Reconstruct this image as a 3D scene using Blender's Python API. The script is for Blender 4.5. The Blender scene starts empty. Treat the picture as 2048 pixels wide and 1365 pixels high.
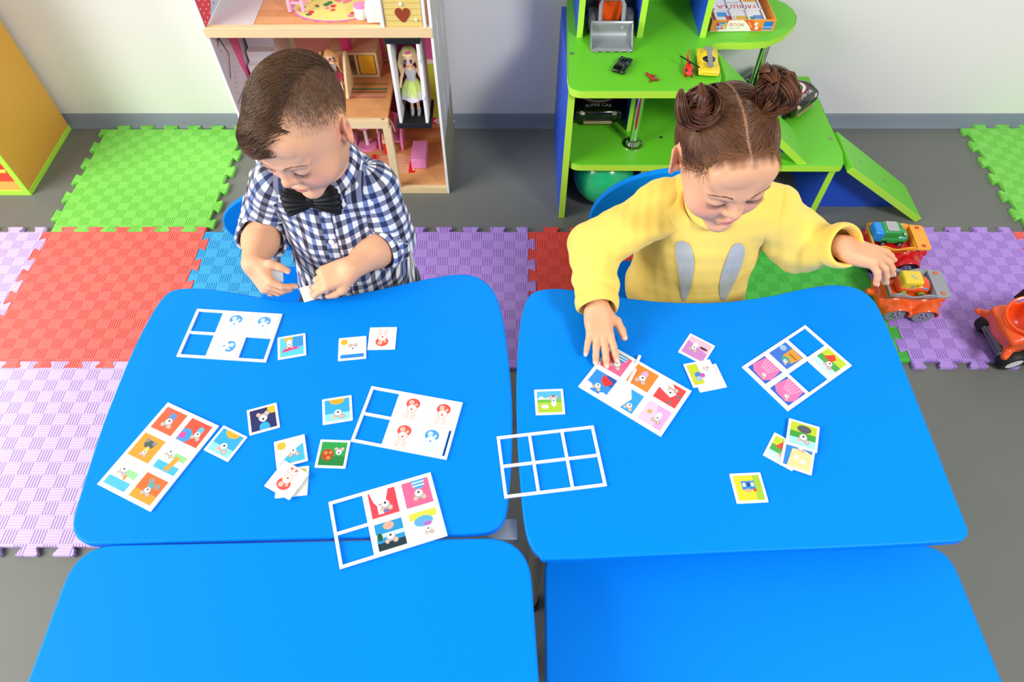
import bpy, bmesh, math, random
import numpy as np
from mathutils import Vector, Matrix, Euler
random.seed(7); rng = np.random.default_rng(7)
SC = bpy.context.scene
COL = SC.collection
PI = math.pi

# ------------------------------------------------------------------ camera
FPX, PITCH, CAMH = 1326.0, math.radians(55.0), 1.52      # focal length in px of the 2048 frame
cam_d = bpy.data.cameras.new('camera'); cam = bpy.data.objects.new('camera', cam_d); COL.objects.link(cam)
cam_d.sensor_fit = 'HORIZONTAL'; cam_d.sensor_width = 36.0; cam_d.lens = FPX / 2048.0 * 36.0
cam_d.clip_start = 0.02; cam_d.clip_end = 60
cam.location = (0, 0, CAMH); cam.rotation_euler = (PI / 2 - PITCH, 0, 0)
SC.camera = cam

# ------------------------------------------------------------------ light and exposure
SC.view_settings.view_transform = 'Standard'; SC.view_settings.look = 'None'
SC.view_settings.gamma = 1.0; SC.view_settings.exposure = -0.06; SC.view_settings.use_curve_mapping = False
W = bpy.data.worlds.new('room_light'); SC.world = W; W.use_nodes = True
W.node_tree.nodes['Background'].inputs[0].default_value = (0.93, 0.97, 1.0, 1)
W.node_tree.nodes['Background'].inputs[1].default_value = 0.45
def area_light(name, loc, target, sx, sy, power, color):
    l = bpy.data.lights.new(name, 'AREA'); l.shape = 'RECTANGLE'; l.size = sx; l.size_y = sy
    l.energy = power; l.color = color
    o = bpy.data.objects.new(name, l); COL.objects.link(o); o.location = loc
    o.rotation_euler = (Vector(target) - Vector(loc)).to_track_quat('-Z', 'Y').to_euler()
    return o
area_light('window_daylight', (-3.3, -0.2, 2.1), (-0.2, 1.0, 0.4), 2.4, 1.8, 185, (1.0, 0.97, 0.90))
area_light('right_key_light', (1.75, -0.75, 2.55), (0.3, 1.3, 0.3), 0.7, 0.7, 68, (1.0, 0.98, 0.96))  # key light from the upper right front, its source out of view

# ------------------------------------------------------------------ helpers
def lin(h):
    if isinstance(h, str):
        h = h.lstrip('#'); c = [int(h[i:i + 2], 16) / 255 for i in (0, 2, 4)]
    else:
        c = [v / 255 for v in h]
    return tuple((v / 12.92 if v <= 0.04045 else ((v + 0.055) / 1.055) ** 2.4) for v in c)

_M = {}
def mat(name, col, rough=0.5, metal=0.0, spec=0.5, coat=0.0, var=0.0, vscale=8.0, bump=0.0, bscale=200.0,
        sss=0.0, trans=0.0, sheen=0.0, stretch=None):
    if name in _M: return _M[name]
    m = bpy.data.materials.new(name); m.use_nodes = True; _M[name] = m
    nt = m.node_tree; b = nt.nodes['Principled BSDF']
    c = (*lin(col), 1)
    b.inputs['Base Color'].default_value = c
    b.inputs['Roughness'].default_value = rough; b.inputs['Metallic'].default_value = metal
    b.inputs['Specular IOR Level'].default_value = spec; b.inputs['Coat Weight'].default_value = coat
    b.inputs['Coat Roughness'].default_value = 0.08
    b.inputs['Transmission Weight'].default_value = trans
    if sheen: b.inputs['Sheen Weight'].default_value = sheen
    if sss:
        b.inputs['Subsurface Weight'].default_value = sss; b.inputs['Subsurface Scale'].default_value = 0.006
        b.inputs['Subsurface Radius'].default_value = (1.0, 0.4, 0.25)
    if var or bump:
        tc = nt.nodes.new('ShaderNodeTexCoord'); vec = tc.outputs['Object']
        if stretch:
            mp = nt.nodes.new('ShaderNodeMapping'); mp.inputs['Scale'].default_value = stretch
            nt.links.new(vec, mp.inputs[0]); vec = mp.outputs[0]
    if var:
        n = nt.nodes.new('ShaderNodeTexNoise'); n.inputs['Scale'].default_value = vscale; n.inputs['Detail'].default_value = 5
        nt.links.new(vec, n.inputs['Vector'])
        mx = nt.nodes.new('ShaderNodeMix'); mx.data_type = 'RGBA'
        mx.inputs['A'].default_value = tuple(max(0, v * (1 - var)) for v in c[:3]) + (1,)
        mx.inputs['B'].default_value = tuple(min(1, v * (1 + var)) for v in c[:3]) + (1,)
        nt.links.new(n.outputs['Fac'], mx.inputs['Factor']); nt.links.new(mx.outputs['Result'], b.inputs['Base Color'])
    if bump:
        n2 = nt.nodes.new('ShaderNodeTexNoise'); n2.inputs['Scale'].default_value = bscale; n2.inputs['Detail'].default_value = 3
        nt.links.new(vec, n2.inputs['Vector'])
        bp = nt.nodes.new('ShaderNodeBump'); bp.inputs['Strength'].default_value = bump; bp.inputs['Distance'].default_value = 0.001
        nt.links.new(n2.outputs['Fac'], bp.inputs['Height']); nt.links.new(bp.outputs['Normal'], b.inputs['Normal'])
    return m

def math_node(nt, op, a, b=None, c=None):
    n = nt.nodes.new('ShaderNodeMath'); n.operation = op
    for i, v in enumerate((a, b, c)):
        if v is None: continue
        if isinstance(v, (int, float)): n.inputs[i].default_value = v
        else: nt.links.new(v, n.inputs[i])
    return n.outputs[0]

def color_attr_mat(name, rough=0.5, spec=0.4, sss=0.0, metal=0.0, bump=0.0, bscale=300):
    if name in _M: return _M[name]
    m = mat(name, '#ffffff', rough, metal, spec, sss=sss, bump=bump, bscale=bscale)
    nt = m.node_tree; a = nt.nodes.new('ShaderNodeAttribute'); a.attribute_name = 'Col'
    nt.links.new(a.outputs['Color'], nt.nodes['Principled BSDF'].inputs['Base Color'])
    return m

def tag(o, label=None, cat=None, group=None, kind=None):
    if label: o['label'] = label
    if cat: o['category'] = cat
    if group: o['group'] = group
    if kind: o['kind'] = kind
    return o

def thing(name, label, cat, loc=(0, 0, 0), rz=0.0, group=None):
    o = bpy.data.objects.new(name, None); COL.objects.link(o); o.empty_display_size = 0.02
    o.location = loc; o.rotation_euler = (0, 0, rz)
    return tag(o, label, cat, group)

def link_mesh(name, me, m=None, parent=None):
    o = bpy.data.objects.new(name, me); COL.objects.link(o)
    if m is not None and not me.materials: me.materials.append(m)
    if parent is not None: o.parent = parent
    return o

class MB:
    """collects shapes, then becomes ONE mesh object"""
    def __init__(s): s.v = []; s.f = []; s.c = []; s.col = None; s.M = None
    def add(s, vs, fs):
        o = len(s.v)
        if s.M is not None: vs = [tuple(s.M @ Vector(p)) for p in vs]
        s.v += [tuple(p) for p in vs]; s.f += [tuple(i + o for i in f) for f in fs]; s.c += [s.col] * len(fs)
        return s
    def box(s, c, d, R=None):
        x, y, z = (k / 2 for k in d)
        vs = [Vector((i, j, k)) for i in (-x, x) for j in (-y, y) for k in (-z, z)]
        if R is not None: vs = [R @ p for p in vs]
        C = Vector(c)
        return s.add([p + C for p in vs], [(0, 1, 3, 2), (4, 6, 7, 5), (0, 4, 5, 1), (2, 3, 7, 6), (0, 2, 6, 4), (1, 5, 7, 3)])
    def bb(s, x0, x1, y0, y1, z0, z1): return s.box(((x0 + x1) / 2, (y0 + y1) / 2, (z0 + z1) / 2), (x1 - x0, y1 - y0, z1 - z0))
    def prism(s, poly, z0, z1, fn=None):
        """poly: list of 2D points; extruded z0..z1; fn maps (x,y,z)->world"""
        n = len(poly); vs = [(p[0], p[1], z0) for p in poly] + [(p[0], p[1], z1) for p in poly]
        if fn: vs = [fn(*p) for p in vs]
        return s.add(vs, [tuple(range(n - 1, -1, -1)), tuple(range(n, 2 * n))] + [(i, (i + 1) % n, n + (i + 1) % n, n + i) for i in range(n)])
    def flat(s, poly, z, fn=None):
        vs = [(p[0], p[1], z) for p in poly]
        if fn: vs = [fn(*p) for p in vs]
        return s.add(vs, [tuple(range(len(poly)))])
    def tube(s, pts, r, n=8, cap=True, flatten=1.0):
        pts = [Vector(p) for p in pts]; m = len(pts); rs = r if isinstance(r, (list, tuple)) else [r] * m
        vs = []; up = Vector((0.31, 0.17, 0.93))
        for i, p in enumerate(pts):
            d = (pts[min(i + 1, m - 1)] - pts[max(i - 1, 0)])
            d = d.normalized() if d.length > 1e-9 else Vector((0, 0, 1))
            a = up - d * up.dot(d)
            if a.length < 1e-4: a = Vector((1, 0, 0)) - d * d.x
            a.normalize(); b = d.cross(a); up = a
            vs += [p + (a * math.cos(2 * PI * k / n) + b * math.sin(2 * PI * k / n) * flatten) * rs[i] for k in range(n)]
        fs = [(i * n + k, i * n + (k + 1) % n, (i + 1) * n + (k + 1) % n, (i + 1) * n + k) for i in range(m - 1) for k in range(n)]
        if cap: fs += [tuple(range(n - 1, -1, -1)), tuple(range((m - 1) * n, m * n))]
        return s.add(vs, fs)
    def lathe(s, prof, c=(0, 0, 0), n=24, R=None, cap=True):
        C = Vector(c); vs = []
        for r, z in prof:
            for k in range(n):
                p = Vector((r * math.cos(2 * PI * k / n), r * math.sin(2 * PI * k / n), z))
                vs.append((R @ p if R is not None else p) + C)
        m = len(prof)
        fs = [(i * n + k, i * n + (k + 1) % n, (i + 1) * n + (k + 1) % n, (i + 1) * n + k) for i in range(m - 1) for k in range(n)]
        if cap: fs += [tuple(range(n - 1, -1, -1)), tuple(range((m - 1) * n, m * n))]
        return s.add(vs, fs)
    def ell(s, c, r, n=16, R=None):
        prof = [(max(1e-4, math.sin(PI * i / (n // 2))), -math.cos(PI * i / (n // 2))) for i in range(n // 2 + 1)]
        D = Matrix.Diagonal(r if not isinstance(r, (int, float)) else (r, r, r))
        return s.lathe(prof, c, n, (R @ D) if R is not None else D)
    def build(s, name, m, parent=None, bevel=0, seg=2, smooth=35, fix=True):
        me = bpy.data.meshes.new(name); me.from_pydata([tuple(p) for p in s.v], [], s.f)
        if any(c is not None for c in s.c):
            at = me.color_attributes.new('Col', 'FLOAT_COLOR', 'CORNER')
            buf = []
            for p, c in zip(me.polygons, s.c):
                cc = (*lin(c or '#ffffff'), 1)
                buf += list(cc) * len(p.vertices)
            at.data.foreach_set('color', buf)
        if fix:
            bm = bmesh.new(); bm.from_mesh(me); bmesh.ops.recalc_face_normals(bm, faces=bm.faces); bm.to_mesh(me); bm.free()
        if smooth:
            me.polygons.foreach_set('use_smooth', [True] * len(me.polygons)); me.set_sharp_from_angle(angle=math.radians(smooth))
        me.update()
        o = link_mesh(name, me, m, parent)
        if bevel:
            b = o.modifiers.new('bevel', 'BEVEL'); b.width = bevel; b.segments = seg; b.limit_method = 'ANGLE'; b.angle_limit = math.radians(40)
        return o

def RX(a): return Matrix.Rotation(a, 3, 'X')
def RY(a): return Matrix.Rotation(a, 3, 'Y')
def RZ(a): return Matrix.Rotation(a, 3, 'Z')

def copy_tree(o, parent=None):
    c = o.copy(); COL.objects.link(c)
    if parent is not None: c.parent = parent
    for ch in list(o.children): copy_tree(ch, c)
    return c

def rounded(pts, rads, n=8):
    """2D polygon with each corner rounded by its radius"""
    out = []; m = len(pts)
    for i in range(m):
        p0, p1, p2 = Vector(pts[i - 1]), Vector(pts[i]), Vector(pts[(i + 1) % m]); r = rads[i] if isinstance(rads, (list, tuple)) else rads
        if r <= 0: out.append(tuple(p1)); continue
        a = (p0 - p1); b = (p2 - p1); la, lb = a.length, b.length; a.normalize(); b.normalize()
        d = min(r, la * 0.5, lb * 0.5); A = p1 + a * d; B = p1 + b * d
        for k in range(n + 1):
            t = k / n; out.append(tuple(A * (1 - t) ** 2 + p1 * 2 * t * (1 - t) + B * t * t))
    return out

def smooth_closed(pts, n=6):
    """closed Catmull-Rom through 2D points"""
    m = len(pts); out = []
    for i in range(m):
        a, b, c, d = (Vector(pts[(i + k) % m]) for k in (-1, 0, 1, 2))
        for k in range(n):
            t = k / n
            out.append(tuple(0.5 * ((2 * b) + (c - a) * t + (2 * a - 5 * b + 4 * c - d) * t * t + (3 * b - a - 3 * c + d) * t ** 3)))
    return out

CT, ST = math.cos(PITCH), math.sin(PITCH)
def ray(px, py):
    a = (px - 1024) / FPX; b = (py - 682.5) / FPX
    return Vector((a, CT - b * ST, -(ST + b * CT)))
def atz(px, py, z):           # where a line of sight meets a level surface
    r = ray(px, py); t = (z - CAMH) / r.z; return Vector((r.x * t, r.y * t, z))
def aty(px, py, y):           # ... or an upright surface
    r = ray(px, py); t = y / r.y; return Vector((r.x * t, y, CAMH + r.z * t))
def atd(px, py, d):           # ... or a point at view depth d
    return ray(px, py) * d + Vector((0, 0, CAMH))

def text_mesh(mb, txt, size, fn, col=None, align='CENTER', extrude=0.0):
    """writing as flat geometry; fn maps 2D (x, y, 0) to the surface"""
    cu = bpy.data.curves.new('t', 'FONT'); cu.body = txt; cu.size = size; cu.align_x = align; cu.align_y = 'CENTER'; cu.resolution_u = 2
    o = bpy.data.objects.new('t', cu); COL.objects.link(o)
    dg = bpy.context.evaluated_depsgraph_get(); me = o.evaluated_get(dg).to_mesh()
    vs = [fn(*v.co) for v in me.vertices]; fs = [tuple(p.vertices) for p in me.polygons]
    old = mb.col; mb.col = col or old; mb.add(vs, fs); mb.col = old
    o.evaluated_get(dg).to_mesh_clear(); bpy.data.objects.remove(o); bpy.data.curves.remove(cu)

def disc(x, y, r, n=14, ry=None): return [(x + r * math.cos(2 * PI * k / n), y + (ry or r) * math.sin(2 * PI * k / n)) for k in range(n)]
# ------------------------------------------------------------------ soft-body modelling: distance fields turned into one continuous mesh
def V3(p): return np.array(p, dtype=np.float32)
def smin(a, b, k):
    if k <= 0: return np.minimum(a, b)
    h = np.maximum(k - np.abs(a - b), 0) / k
    return np.minimum(a, b) - h * h * k * 0.25
def f_cone(P, a, b, ra, rb):
    a, b = V3(a), V3(b); ba = b - a; L = float(ba @ ba) + 1e-12
    t = np.clip(((P[0] - a[0]) * ba[0] + (P[1] - a[1]) * ba[1] + (P[2] - a[2]) * ba[2]) / L, 0, 1)
    return np.sqrt((P[0] - a[0] - t * ba[0]) ** 2 + (P[1] - a[1] - t * ba[1]) ** 2 + (P[2] - a[2] - t * ba[2]) ** 2) - (ra + (rb - ra) * t)
def f_ell(P, c, r, R=None):
    c = V3(c); x, y, z = P[0] - c[0], P[1] - c[1], P[2] - c[2]
    if R is not None:       # columns of R are the axes
        R = np.array(R, dtype=np.float32); x, y, z = (x * R[0, i] + y * R[1, i] + z * R[2, i] for i in range(3))
    k0 = np.sqrt((x / r[0]) ** 2 + (y / r[1]) ** 2 + (z / r[2]) ** 2); k1 = np.sqrt((x / r[0] ** 2) ** 2 + (y / r[1] ** 2) ** 2 + (z / r[2] ** 2) ** 2)
    return k0 * (k0 - 1) / np.maximum(k1, 1e-6)
def f_box(P, c, h, rd, R=None):
    c = V3(c); x, y, z = P[0] - c[0], P[1] - c[1], P[2] - c[2]
    if R is not None:
        R = np.array(R, dtype=np.float32); x, y, z = (x * R[0, i] + y * R[1, i] + z * R[2, i] for i in range(3))
    qx, qy, qz = np.abs(x) - h[0] + rd, np.abs(y) - h[1] + rd, np.abs(z) - h[2] + rd
    return np.sqrt(np.maximum(qx, 0) ** 2 + np.maximum(qy, 0) ** 2 + np.maximum(qz, 0) ** 2) + np.minimum(np.maximum(qx, np.maximum(qy, qz)), 0) - rd
class SDF:
    def __init__(s, lo, hi, res):
        s.res = res; s.lo = V3(lo); s.n = [int(math.ceil((h - l) / res)) + 1 for l, h in zip(lo, hi)]
        s.ax = [(s.lo[i] + res * np.arange(s.n[i])).astype(np.float32) for i in range(3)]
        s.d = np.full(s.n, 0.2, dtype=np.float32)
    def op(s, fn, lo, hi, k=0.0, mode='add'):
        m = k + 3 * s.res; sl = []
        for i in range(3):
            a = int(max(0, math.floor((lo[i] - m - s.lo[i]) / s.res))); b = int(min(s.n[i], math.ceil((hi[i] + m - s.lo[i]) / s.res) + 1))
            if b <= a: return s
            sl.append(slice(a, b))
        P = (s.ax[0][sl[0]][:, None, None], s.ax[1][sl[1]][None, :, None], s.ax[2][sl[2]][None, None, :])
        f = fn(P).astype(np.float32); D = s.d[tuple(sl)]
        s.d[tuple(sl)] = smin(D, f, k) if mode == 'add' else -smin(-D, f, k)      # cut: intersect with outside of f
        return s
    def cone(s, a, b, ra, rb=None, k=0.0, mode='add'):
        rb = ra if rb is None else rb; R = max(ra, rb)
        return s.op(lambda P: f_cone(P, a, b, ra, rb), [min(x, y) - R for x, y in zip(a, b)], [max(x, y) + R for x, y in zip(a, b)], k, mode)
    def chain(s, pts, rs, k=0.0, mode='add'):
        for i in range(len(pts) - 1): s.cone(pts[i], pts[i + 1], rs[i], rs[i + 1], k, mode)
        return s
    def ell(s, c, r, R=None, k=0.0, mode='add'):
        m = max(r); return s.op(lambda P: f_ell(P, c, r, R), [x - m for x in c], [x + m for x in c], k, mode)
    def box(s, c, h, rd=0.002, R=None, k=0.0, mode='add'):
        m = math.sqrt(sum(x * x for x in h)) if R is not None else 0; hh = (m, m, m) if R is not None else h
        return s.op(lambda P: f_box(P, c, h, rd, R), [x - y for x, y in zip(c, hh)], [x + y for x, y in zip(c, hh)], k, mode)
    def warp(s, fn):
        s.d += fn((s.ax[0][:, None, None], s.ax[1][None, :, None], s.ax[2][None, None, :])).astype(np.float32); return s
    def mesh(s):
        """naive surface nets"""
        d = s.d; ins = d < 0; nx, ny, nz = d.shape
        C = lambda i, j, k: (slice(i, nx - 1 + i), slice(j, ny - 1 + j), slice(k, nz - 1 + k))
        cnt = np.zeros((nx - 1, ny - 1, nz - 1), dtype=np.int8)
        for i in (0, 1):
            for j in (0, 1):
                for k in (0, 1): cnt += ins[C(i, j, k)]
        act = (cnt > 0) & (cnt < 8); ci = np.argwhere(act); N = len(ci)
        idx = np.full(act.shape, -1, dtype=np.int32); idx[act] = np.arange(N)
        acc = np.zeros((N, 3)); num = np.zeros(N)
        cor = {(i, j, k): d[ci[:, 0] + i, ci[:, 1] + j, ci[:, 2] + k].astype(np.float64) for i in (0, 1) for j in (0, 1) for k in (0, 1)}
        for a, da in cor.items():
            for ax in range(3):
                if a[ax]: continue
                b = list(a); b[ax] = 1; db = cor[tuple(b)]; m = (da < 0) != (db < 0)
                t = np.where(m, da / np.where(m, da - db, 1), 0)
                q = np.array(a, float)[None, :].repeat(N, 0); q[:, ax] += t
                acc[m] += q[m]; num += m
        v = s.lo + (ci + acc / num[:, None]) * s.res
        F = []
        for ax in range(3):
            o1, o2 = [(1, 2), (2, 0), (0, 1)][ax]
            sa = [slice(None)] * 3; sb = [slice(None)] * 3; sa[ax] = slice(0, -1); sb[ax] = slice(1, None)
            ch = ins[tuple(sa)] != ins[tuple(sb)]; e = np.argwhere(ch)
            e = e[(e[:, o1] > 0) & (e[:, o2] > 0) & (e[:, o1] < d.shape[o1] - 1) & (e[:, o2] < d.shape[o2] - 1)]
            u1 = np.zeros(3, int); u1[o1] = 1; u2 = np.zeros(3, int); u2[o2] = 1
            g = lambda q: idx[q[:, 0], q[:, 1], q[:, 2]]
            quad = np.stack([g(e - u1 - u2), g(e - u2), g(e), g(e - u1)], 1)
            fl = ~ins[e[:, 0], e[:, 1], e[:, 2]]; quad[fl] = quad[fl][:, ::-1]; F.append(quad)
        F = np.concatenate(F); F = F[(F >= 0).all(1)]
        return v.astype(np.float32), F
def np_mesh(name, v, f, m, parent=None, off=(0, 0, 0), col=None, cloth=None, smooth=True):
    me = bpy.data.meshes.new(name); v = np.asarray(v, np.float32) - V3(off); f = np.asarray(f, np.int32); w = f.shape[1]
    me.vertices.add(len(v)); me.vertices.foreach_set('co', v.ravel()); me.loops.add(f.size); me.loops.foreach_set('vertex_index', f.ravel())
    me.polygons.add(len(f)); me.polygons.foreach_set('loop_start', np.arange(len(f), dtype=np.int32) * w)
    me.update(calc_edges=True)
    if smooth: me.polygons.foreach_set('use_smooth', np.ones(len(f), bool))
    if col is not None:
        a = me.color_attributes.new('Col', 'FLOAT_COLOR', 'POINT'); c = np.ones((len(v), 4), np.float32); c[:, :3] = col; a.data.foreach_set('color', c.ravel())
    if cloth is not None:
        a = me.attributes.new('cloth', 'FLOAT_VECTOR', 'POINT'); c = np.zeros((len(v), 3), np.float32); c[:, :cloth.shape[1]] = cloth; a.data.foreach_set('vector', c.ravel())
    return link_mesh(name, me, m, parent)
def tubes(paths, radii, n=3):
    """many strands at once: paths (S, K, 3), radii (S, K)"""
    P = np.asarray(paths, np.float32); S, K, _ = P.shape; T = np.gradient(P, axis=1); T /= np.linalg.norm(T, axis=2, keepdims=True) + 1e-9
    A = np.cross(T, np.array([0.3, 0.5, 0.81])); A /= np.linalg.norm(A, axis=2, keepdims=True) + 1e-9; B = np.cross(T, A)
    ang = 2 * np.pi * np.arange(n) / n
    V = P[:, :, None, :] + radii[:, :, None, None] * (np.cos(ang)[None, None, :, None] * A[:, :, None, :] + np.sin(ang)[None, None, :, None] * B[:, :, None, :])
    base = (np.arange(S)[:, None, None] * K + np.arange(K - 1)[None, :, None]) * n; k = np.arange(n)[None, None, :]; k2 = (k + 1) % n
    F = np.stack([base + k, base + k2, base + n + k2, base + n + k], -1).reshape(-1, 4)
    return V.reshape(-1, 3), F
_w = np.random.default_rng(3)
_WD = [(_w.normal(size=3), _w.uniform(0, 6.28)) for _ in range(14)]
def wob(P, f, seed=0):
    """smooth pseudo-noise, about -1..1"""
    r = 0
    for i in range(5):
        q, ph = _WD[(i + seed) % 14]; r = r + np.sin((P[0] * q[0] + P[1] * q[1] + P[2] * q[2]) * f + ph * (1 + seed))
    return r / 3.2
# ================================================================== room
WALLY = 2.022
m_floor = mat('linoleum', '#6f716c', 0.55, var=0.10, vscale=5.0, bump=0.15, bscale=120)
b = MB(); b.bb(-4, 4, -2.5, WALLY + 0.02, -0.05, 0); tag(b.build('floor', m_floor, smooth=0), kind='structure')
m_wall = mat('painted_wall', '#eeefec', 0.7, var=0.02, vscale=1.2)
b = MB(); b.bb(-4, 4, WALLY, WALLY + 0.1, 0, 2.7); tag(b.build('wall_back', m_wall, smooth=0), kind='structure')
m_base = mat('vinyl_skirting', '#7e8a95', 0.5, var=0.05)
b = MB(); b.prism([(WALLY - 0.022, 0), (WALLY - 0.0205, 0.004), (WALLY - 0.010, 0.016), (WALLY - 0.006, 0.046), (WALLY - 0.003, 0.049), (WALLY + 0.01, 0.049), (WALLY + 0.01, 0)], -4, 4, lambda x, y, z: (z, x, y))
tag(b.build('baseboard_back', m_base, smooth=50), kind='structure')

# ------------------------------------------------------------------ jigsaw foam mats
def foam_mat(name, col, dark):
    """EVA foam: basket weave of fine ridges as relief, groove shade mixed into the colour"""
    m = mat(name, col, 0.62, spec=0.35); nt = m.node_tree; bs = nt.nodes['Principled BSDF']
    tc = nt.nodes.new('ShaderNodeTexCoord'); sp = nt.nodes.new('ShaderNodeSeparateXYZ'); nt.links.new(tc.outputs['Object'], sp.inputs[0])
    X, Y = sp.outputs[0], sp.outputs[1]; cell = 0.0338
    fx = math_node(nt, 'FLOOR', math_node(nt, 'DIVIDE', X, cell)); fy = math_node(nt, 'FLOOR', math_node(nt, 'DIVIDE', Y, cell))
    chk = math_node(nt, 'PINGPONG', math_node(nt, 'ADD', fx, fy), 1.0)
    def ridge(v):
        p = math_node(nt, 'FRACT', math_node(nt, 'MULTIPLY', v, 5.0 / cell))
        t = math_node(nt, 'ABSOLUTE', math_node(nt, 'SUBTRACT', p, 0.5))
        mr = nt.nodes.new('ShaderNodeMapRange'); mr.inputs[1].default_value = 0.18; mr.inputs[2].default_value = 0.34
        nt.links.new(t, mr.inputs[0]); return mr.outputs[0]
    rx, ry = ridge(X), ridge(Y)
    mx = nt.nodes.new('ShaderNodeMix'); nt.links.new(chk, mx.inputs['Factor']); nt.links.new(rx, mx.inputs['A']); nt.links.new(math_node(nt, 'MULTIPLY_ADD', ry, 0.5, 0.5), mx.inputs['B'])
    h = mx.outputs['Result']
    bp = nt.nodes.new('ShaderNodeBump'); bp.inputs['Strength'].default_value = 0.75; bp.inputs['Distance'].default_value = 0.0022
    nt.links.new(h, bp.inputs['Height']); nt.links.new(bp.outputs['Normal'], bs.inputs['Normal'])
    cm = nt.nodes.new('ShaderNodeMix'); cm.data_type = 'RGBA'
    cm.inputs['A'].default_value = (*lin(dark), 1); cm.inputs['B'].default_value = (*lin(col), 1)  # darker groove colour: shade between the ridges painted in
    nt.links.new(h, cm.inputs['Factor']); nt.links.new(cm.outputs['Result'], bs.inputs['Base Color'])
    return m
TS = 0.507
def jigsaw_outline(s, n=6, d=0.0105):
    """square whose sides carry dovetail knobs; each side fits the side of the next mat"""
    pts = []
    half = s / (2 * n)
    for side in range(4):
        seq = []
        for i in range(2 * n):
            a, e = i * half, (i + 1) * half; o = d if i % 2 == 0 else -d
            w = 0.0045
            if i == 0: seq += [(d, o), (e + w, o)]
            elif i == 2 * n - 1: seq += [(a - w, o), (e - d, o)]
            elif o > 0: seq += [(a - w, o - 0.003), (a - w + 0.003, o), (e + w - 0.003, o), (e + w, o - 0.003)]
            else: seq += [(a - w, o + 0.003), (a - w + 0.003, o), (e + w - 0.003, o), (e + w, o + 0.003)]
        R = Matrix.Rotation(side * PI / 2, 2)
        for u, o in seq: pts.append(tuple(R @ Vector((u - s / 2, -s / 2 - o))))
    return pts
OUT = jigsaw_outline(TS - 0.0012)
mats = {'green': foam_mat('foam_green', '#90e566', '#66c542'), 'purple': foam_mat('foam_purple', '#c4a0f0', '#9a70cf'), 'lit_purple': foam_mat('foam_purple_lit', '#e2cdfb', '#b797e0'),  # paler purple copy: window light put into the colour
        'red': foam_mat('foam_coral', '#ff7d75', '#f05149'), 'blue': foam_mat('foam_blue', '#48c0ff', '#1f8fdc'),
        'shaded_red': foam_mat('foam_coral_shaded', '#f4534a', '#d93c34'), 'shaded_green': foam_mat('foam_green_shaded', '#55c84e', '#3daa3c')}  # darker copies of coral and light green: shelf shade put into the colour
X0, Y0 = -1.46, 0.979
MATS = [(-1, 1, 'lit_purple', 'purple foam jigsaw mat with window light painted in, left edge beside the coral mat'), (0, 2, 'green', 'light green foam jigsaw mat against the wall by the dollhouse'),
        (0, 1, 'red', 'coral red foam jigsaw mat left of the checked-shirt child'), (1, 1, 'blue', 'sky blue foam jigsaw mat under the checked-shirt child'),
        (2, 1, 'purple', 'purple foam jigsaw mat between the two children'), (3, 1, 'shaded_red', 'coral foam jigsaw mat with shelf shade painted in, in front of the green ball'),
        (4, 1, 'shaded_green', 'green foam jigsaw mat with shelf shade painted in, behind the child in yellow'), (5, 1, 'purple', 'purple foam jigsaw mat under the two toy tipper trucks'),
        (0, 0, 'lit_purple', 'purple foam jigsaw mat with window light painted in, before the coral mat, lower left'), (6, 1, 'red', 'coral foam jigsaw mat cut off at the right edge')]
_mesh = {}
def place_mat(x, y, c, label, rz=0.0):
    if c not in _mesh:
        bb_ = MB(); bb_.prism(OUT, 0, 0.012); o = bb_.build('foam_mat', mats[c], bevel=0.0012, seg=2, smooth=0); _mesh[c] = o
    else:
        o = _mesh[c].copy(); COL.objects.link(o)
    o.location = (x, y, 0); o.rotation_euler = (0, 0, rz); tag(o, label, 'foam mat', 'jigsaw foam mats on the floor')
for i, j, c, lab in MATS: place_mat(X0 + (i + .5) * TS, Y0 + (j - .5) * TS, c, lab)
place_mat(1.588 + TS / 2 + 0.03, 1.745, 'green', 'light green foam jigsaw mat at the right edge by the wall', 0.0)

# ------------------------------------------------------------------ orange cabinet on the left
m_or = mat('orange_laminate', '#e0a440', 0.45, var=0.03, vscale=3); m_gedge = mat('lime_edge', '#b6ee45', 0.4); m_ply = mat('apricot_laminate', '#ffb85e', 0.45)
t = thing('storage_cabinet', 'orange storage cabinet with lime green edges in the left corner', 'cabinet', (-1.59, 1.655, 0))
D = 0.343
b = MB(); b.bb(-0.018, 0, 0.002, D, 0.018, 1.2); b.build('side_panel', m_or, t, 0.0008)
b = MB(); b.bb(-0.52, -0.502, 0.002, D, 0.018, 1.2); b.build('side_panel', m_or, t, 0.0008)
b = MB(); b.bb(-0.502, -0.018, D - 0.008, D, 0.018, 1.2); b.build('back_panel', m_ply, t)
b = MB(); b.bb(-0.522, 0.002, -0.002, D, 0, 0.018); b.build('bottom_panel', m_gedge, t, 0.0008)
b = MB(); b.bb(-0.502, -0.018, 0.003, D - 0.008, 0.0181, 0.02); b.build('inner_floor', m_ply, t)
for z in (0.42, 0.8, 1.18):
    b = MB(); b.bb(-0.502, -0.018, 0.004, D - 0.008, z, z + 0.018); b.build('shelf', m_ply, t, 0.0008)
    b = MB(); b.bb(-0.502, -0.018, 0, 0.004, z, z + 0.018); b.build('edge_band', m_gedge, t)
for x in (-0.018, -0.52):
    b = MB(); b.bb(x, x + 0.018, -0.002, 0.002, 0.018, 1.2); b.build('edge_band', m_gedge, t)
m_screw = mat('zinc_screw', '#9aa0a0', 0.3, 0.9)
for (y, z) in ((0.07, 0.33), (0.07, 0.52), (0.26, 0.43), (0.26, 0.8)):
    b = MB(); b.lathe([(0.0055, 0), (0.0055, 0.0012), (0.004, 0.0018)], (0, y, z), 12, RY(PI / 2)); b.build('screw_cover', mat('orange_cap', '#d2922f', 0.5), t)
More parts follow.
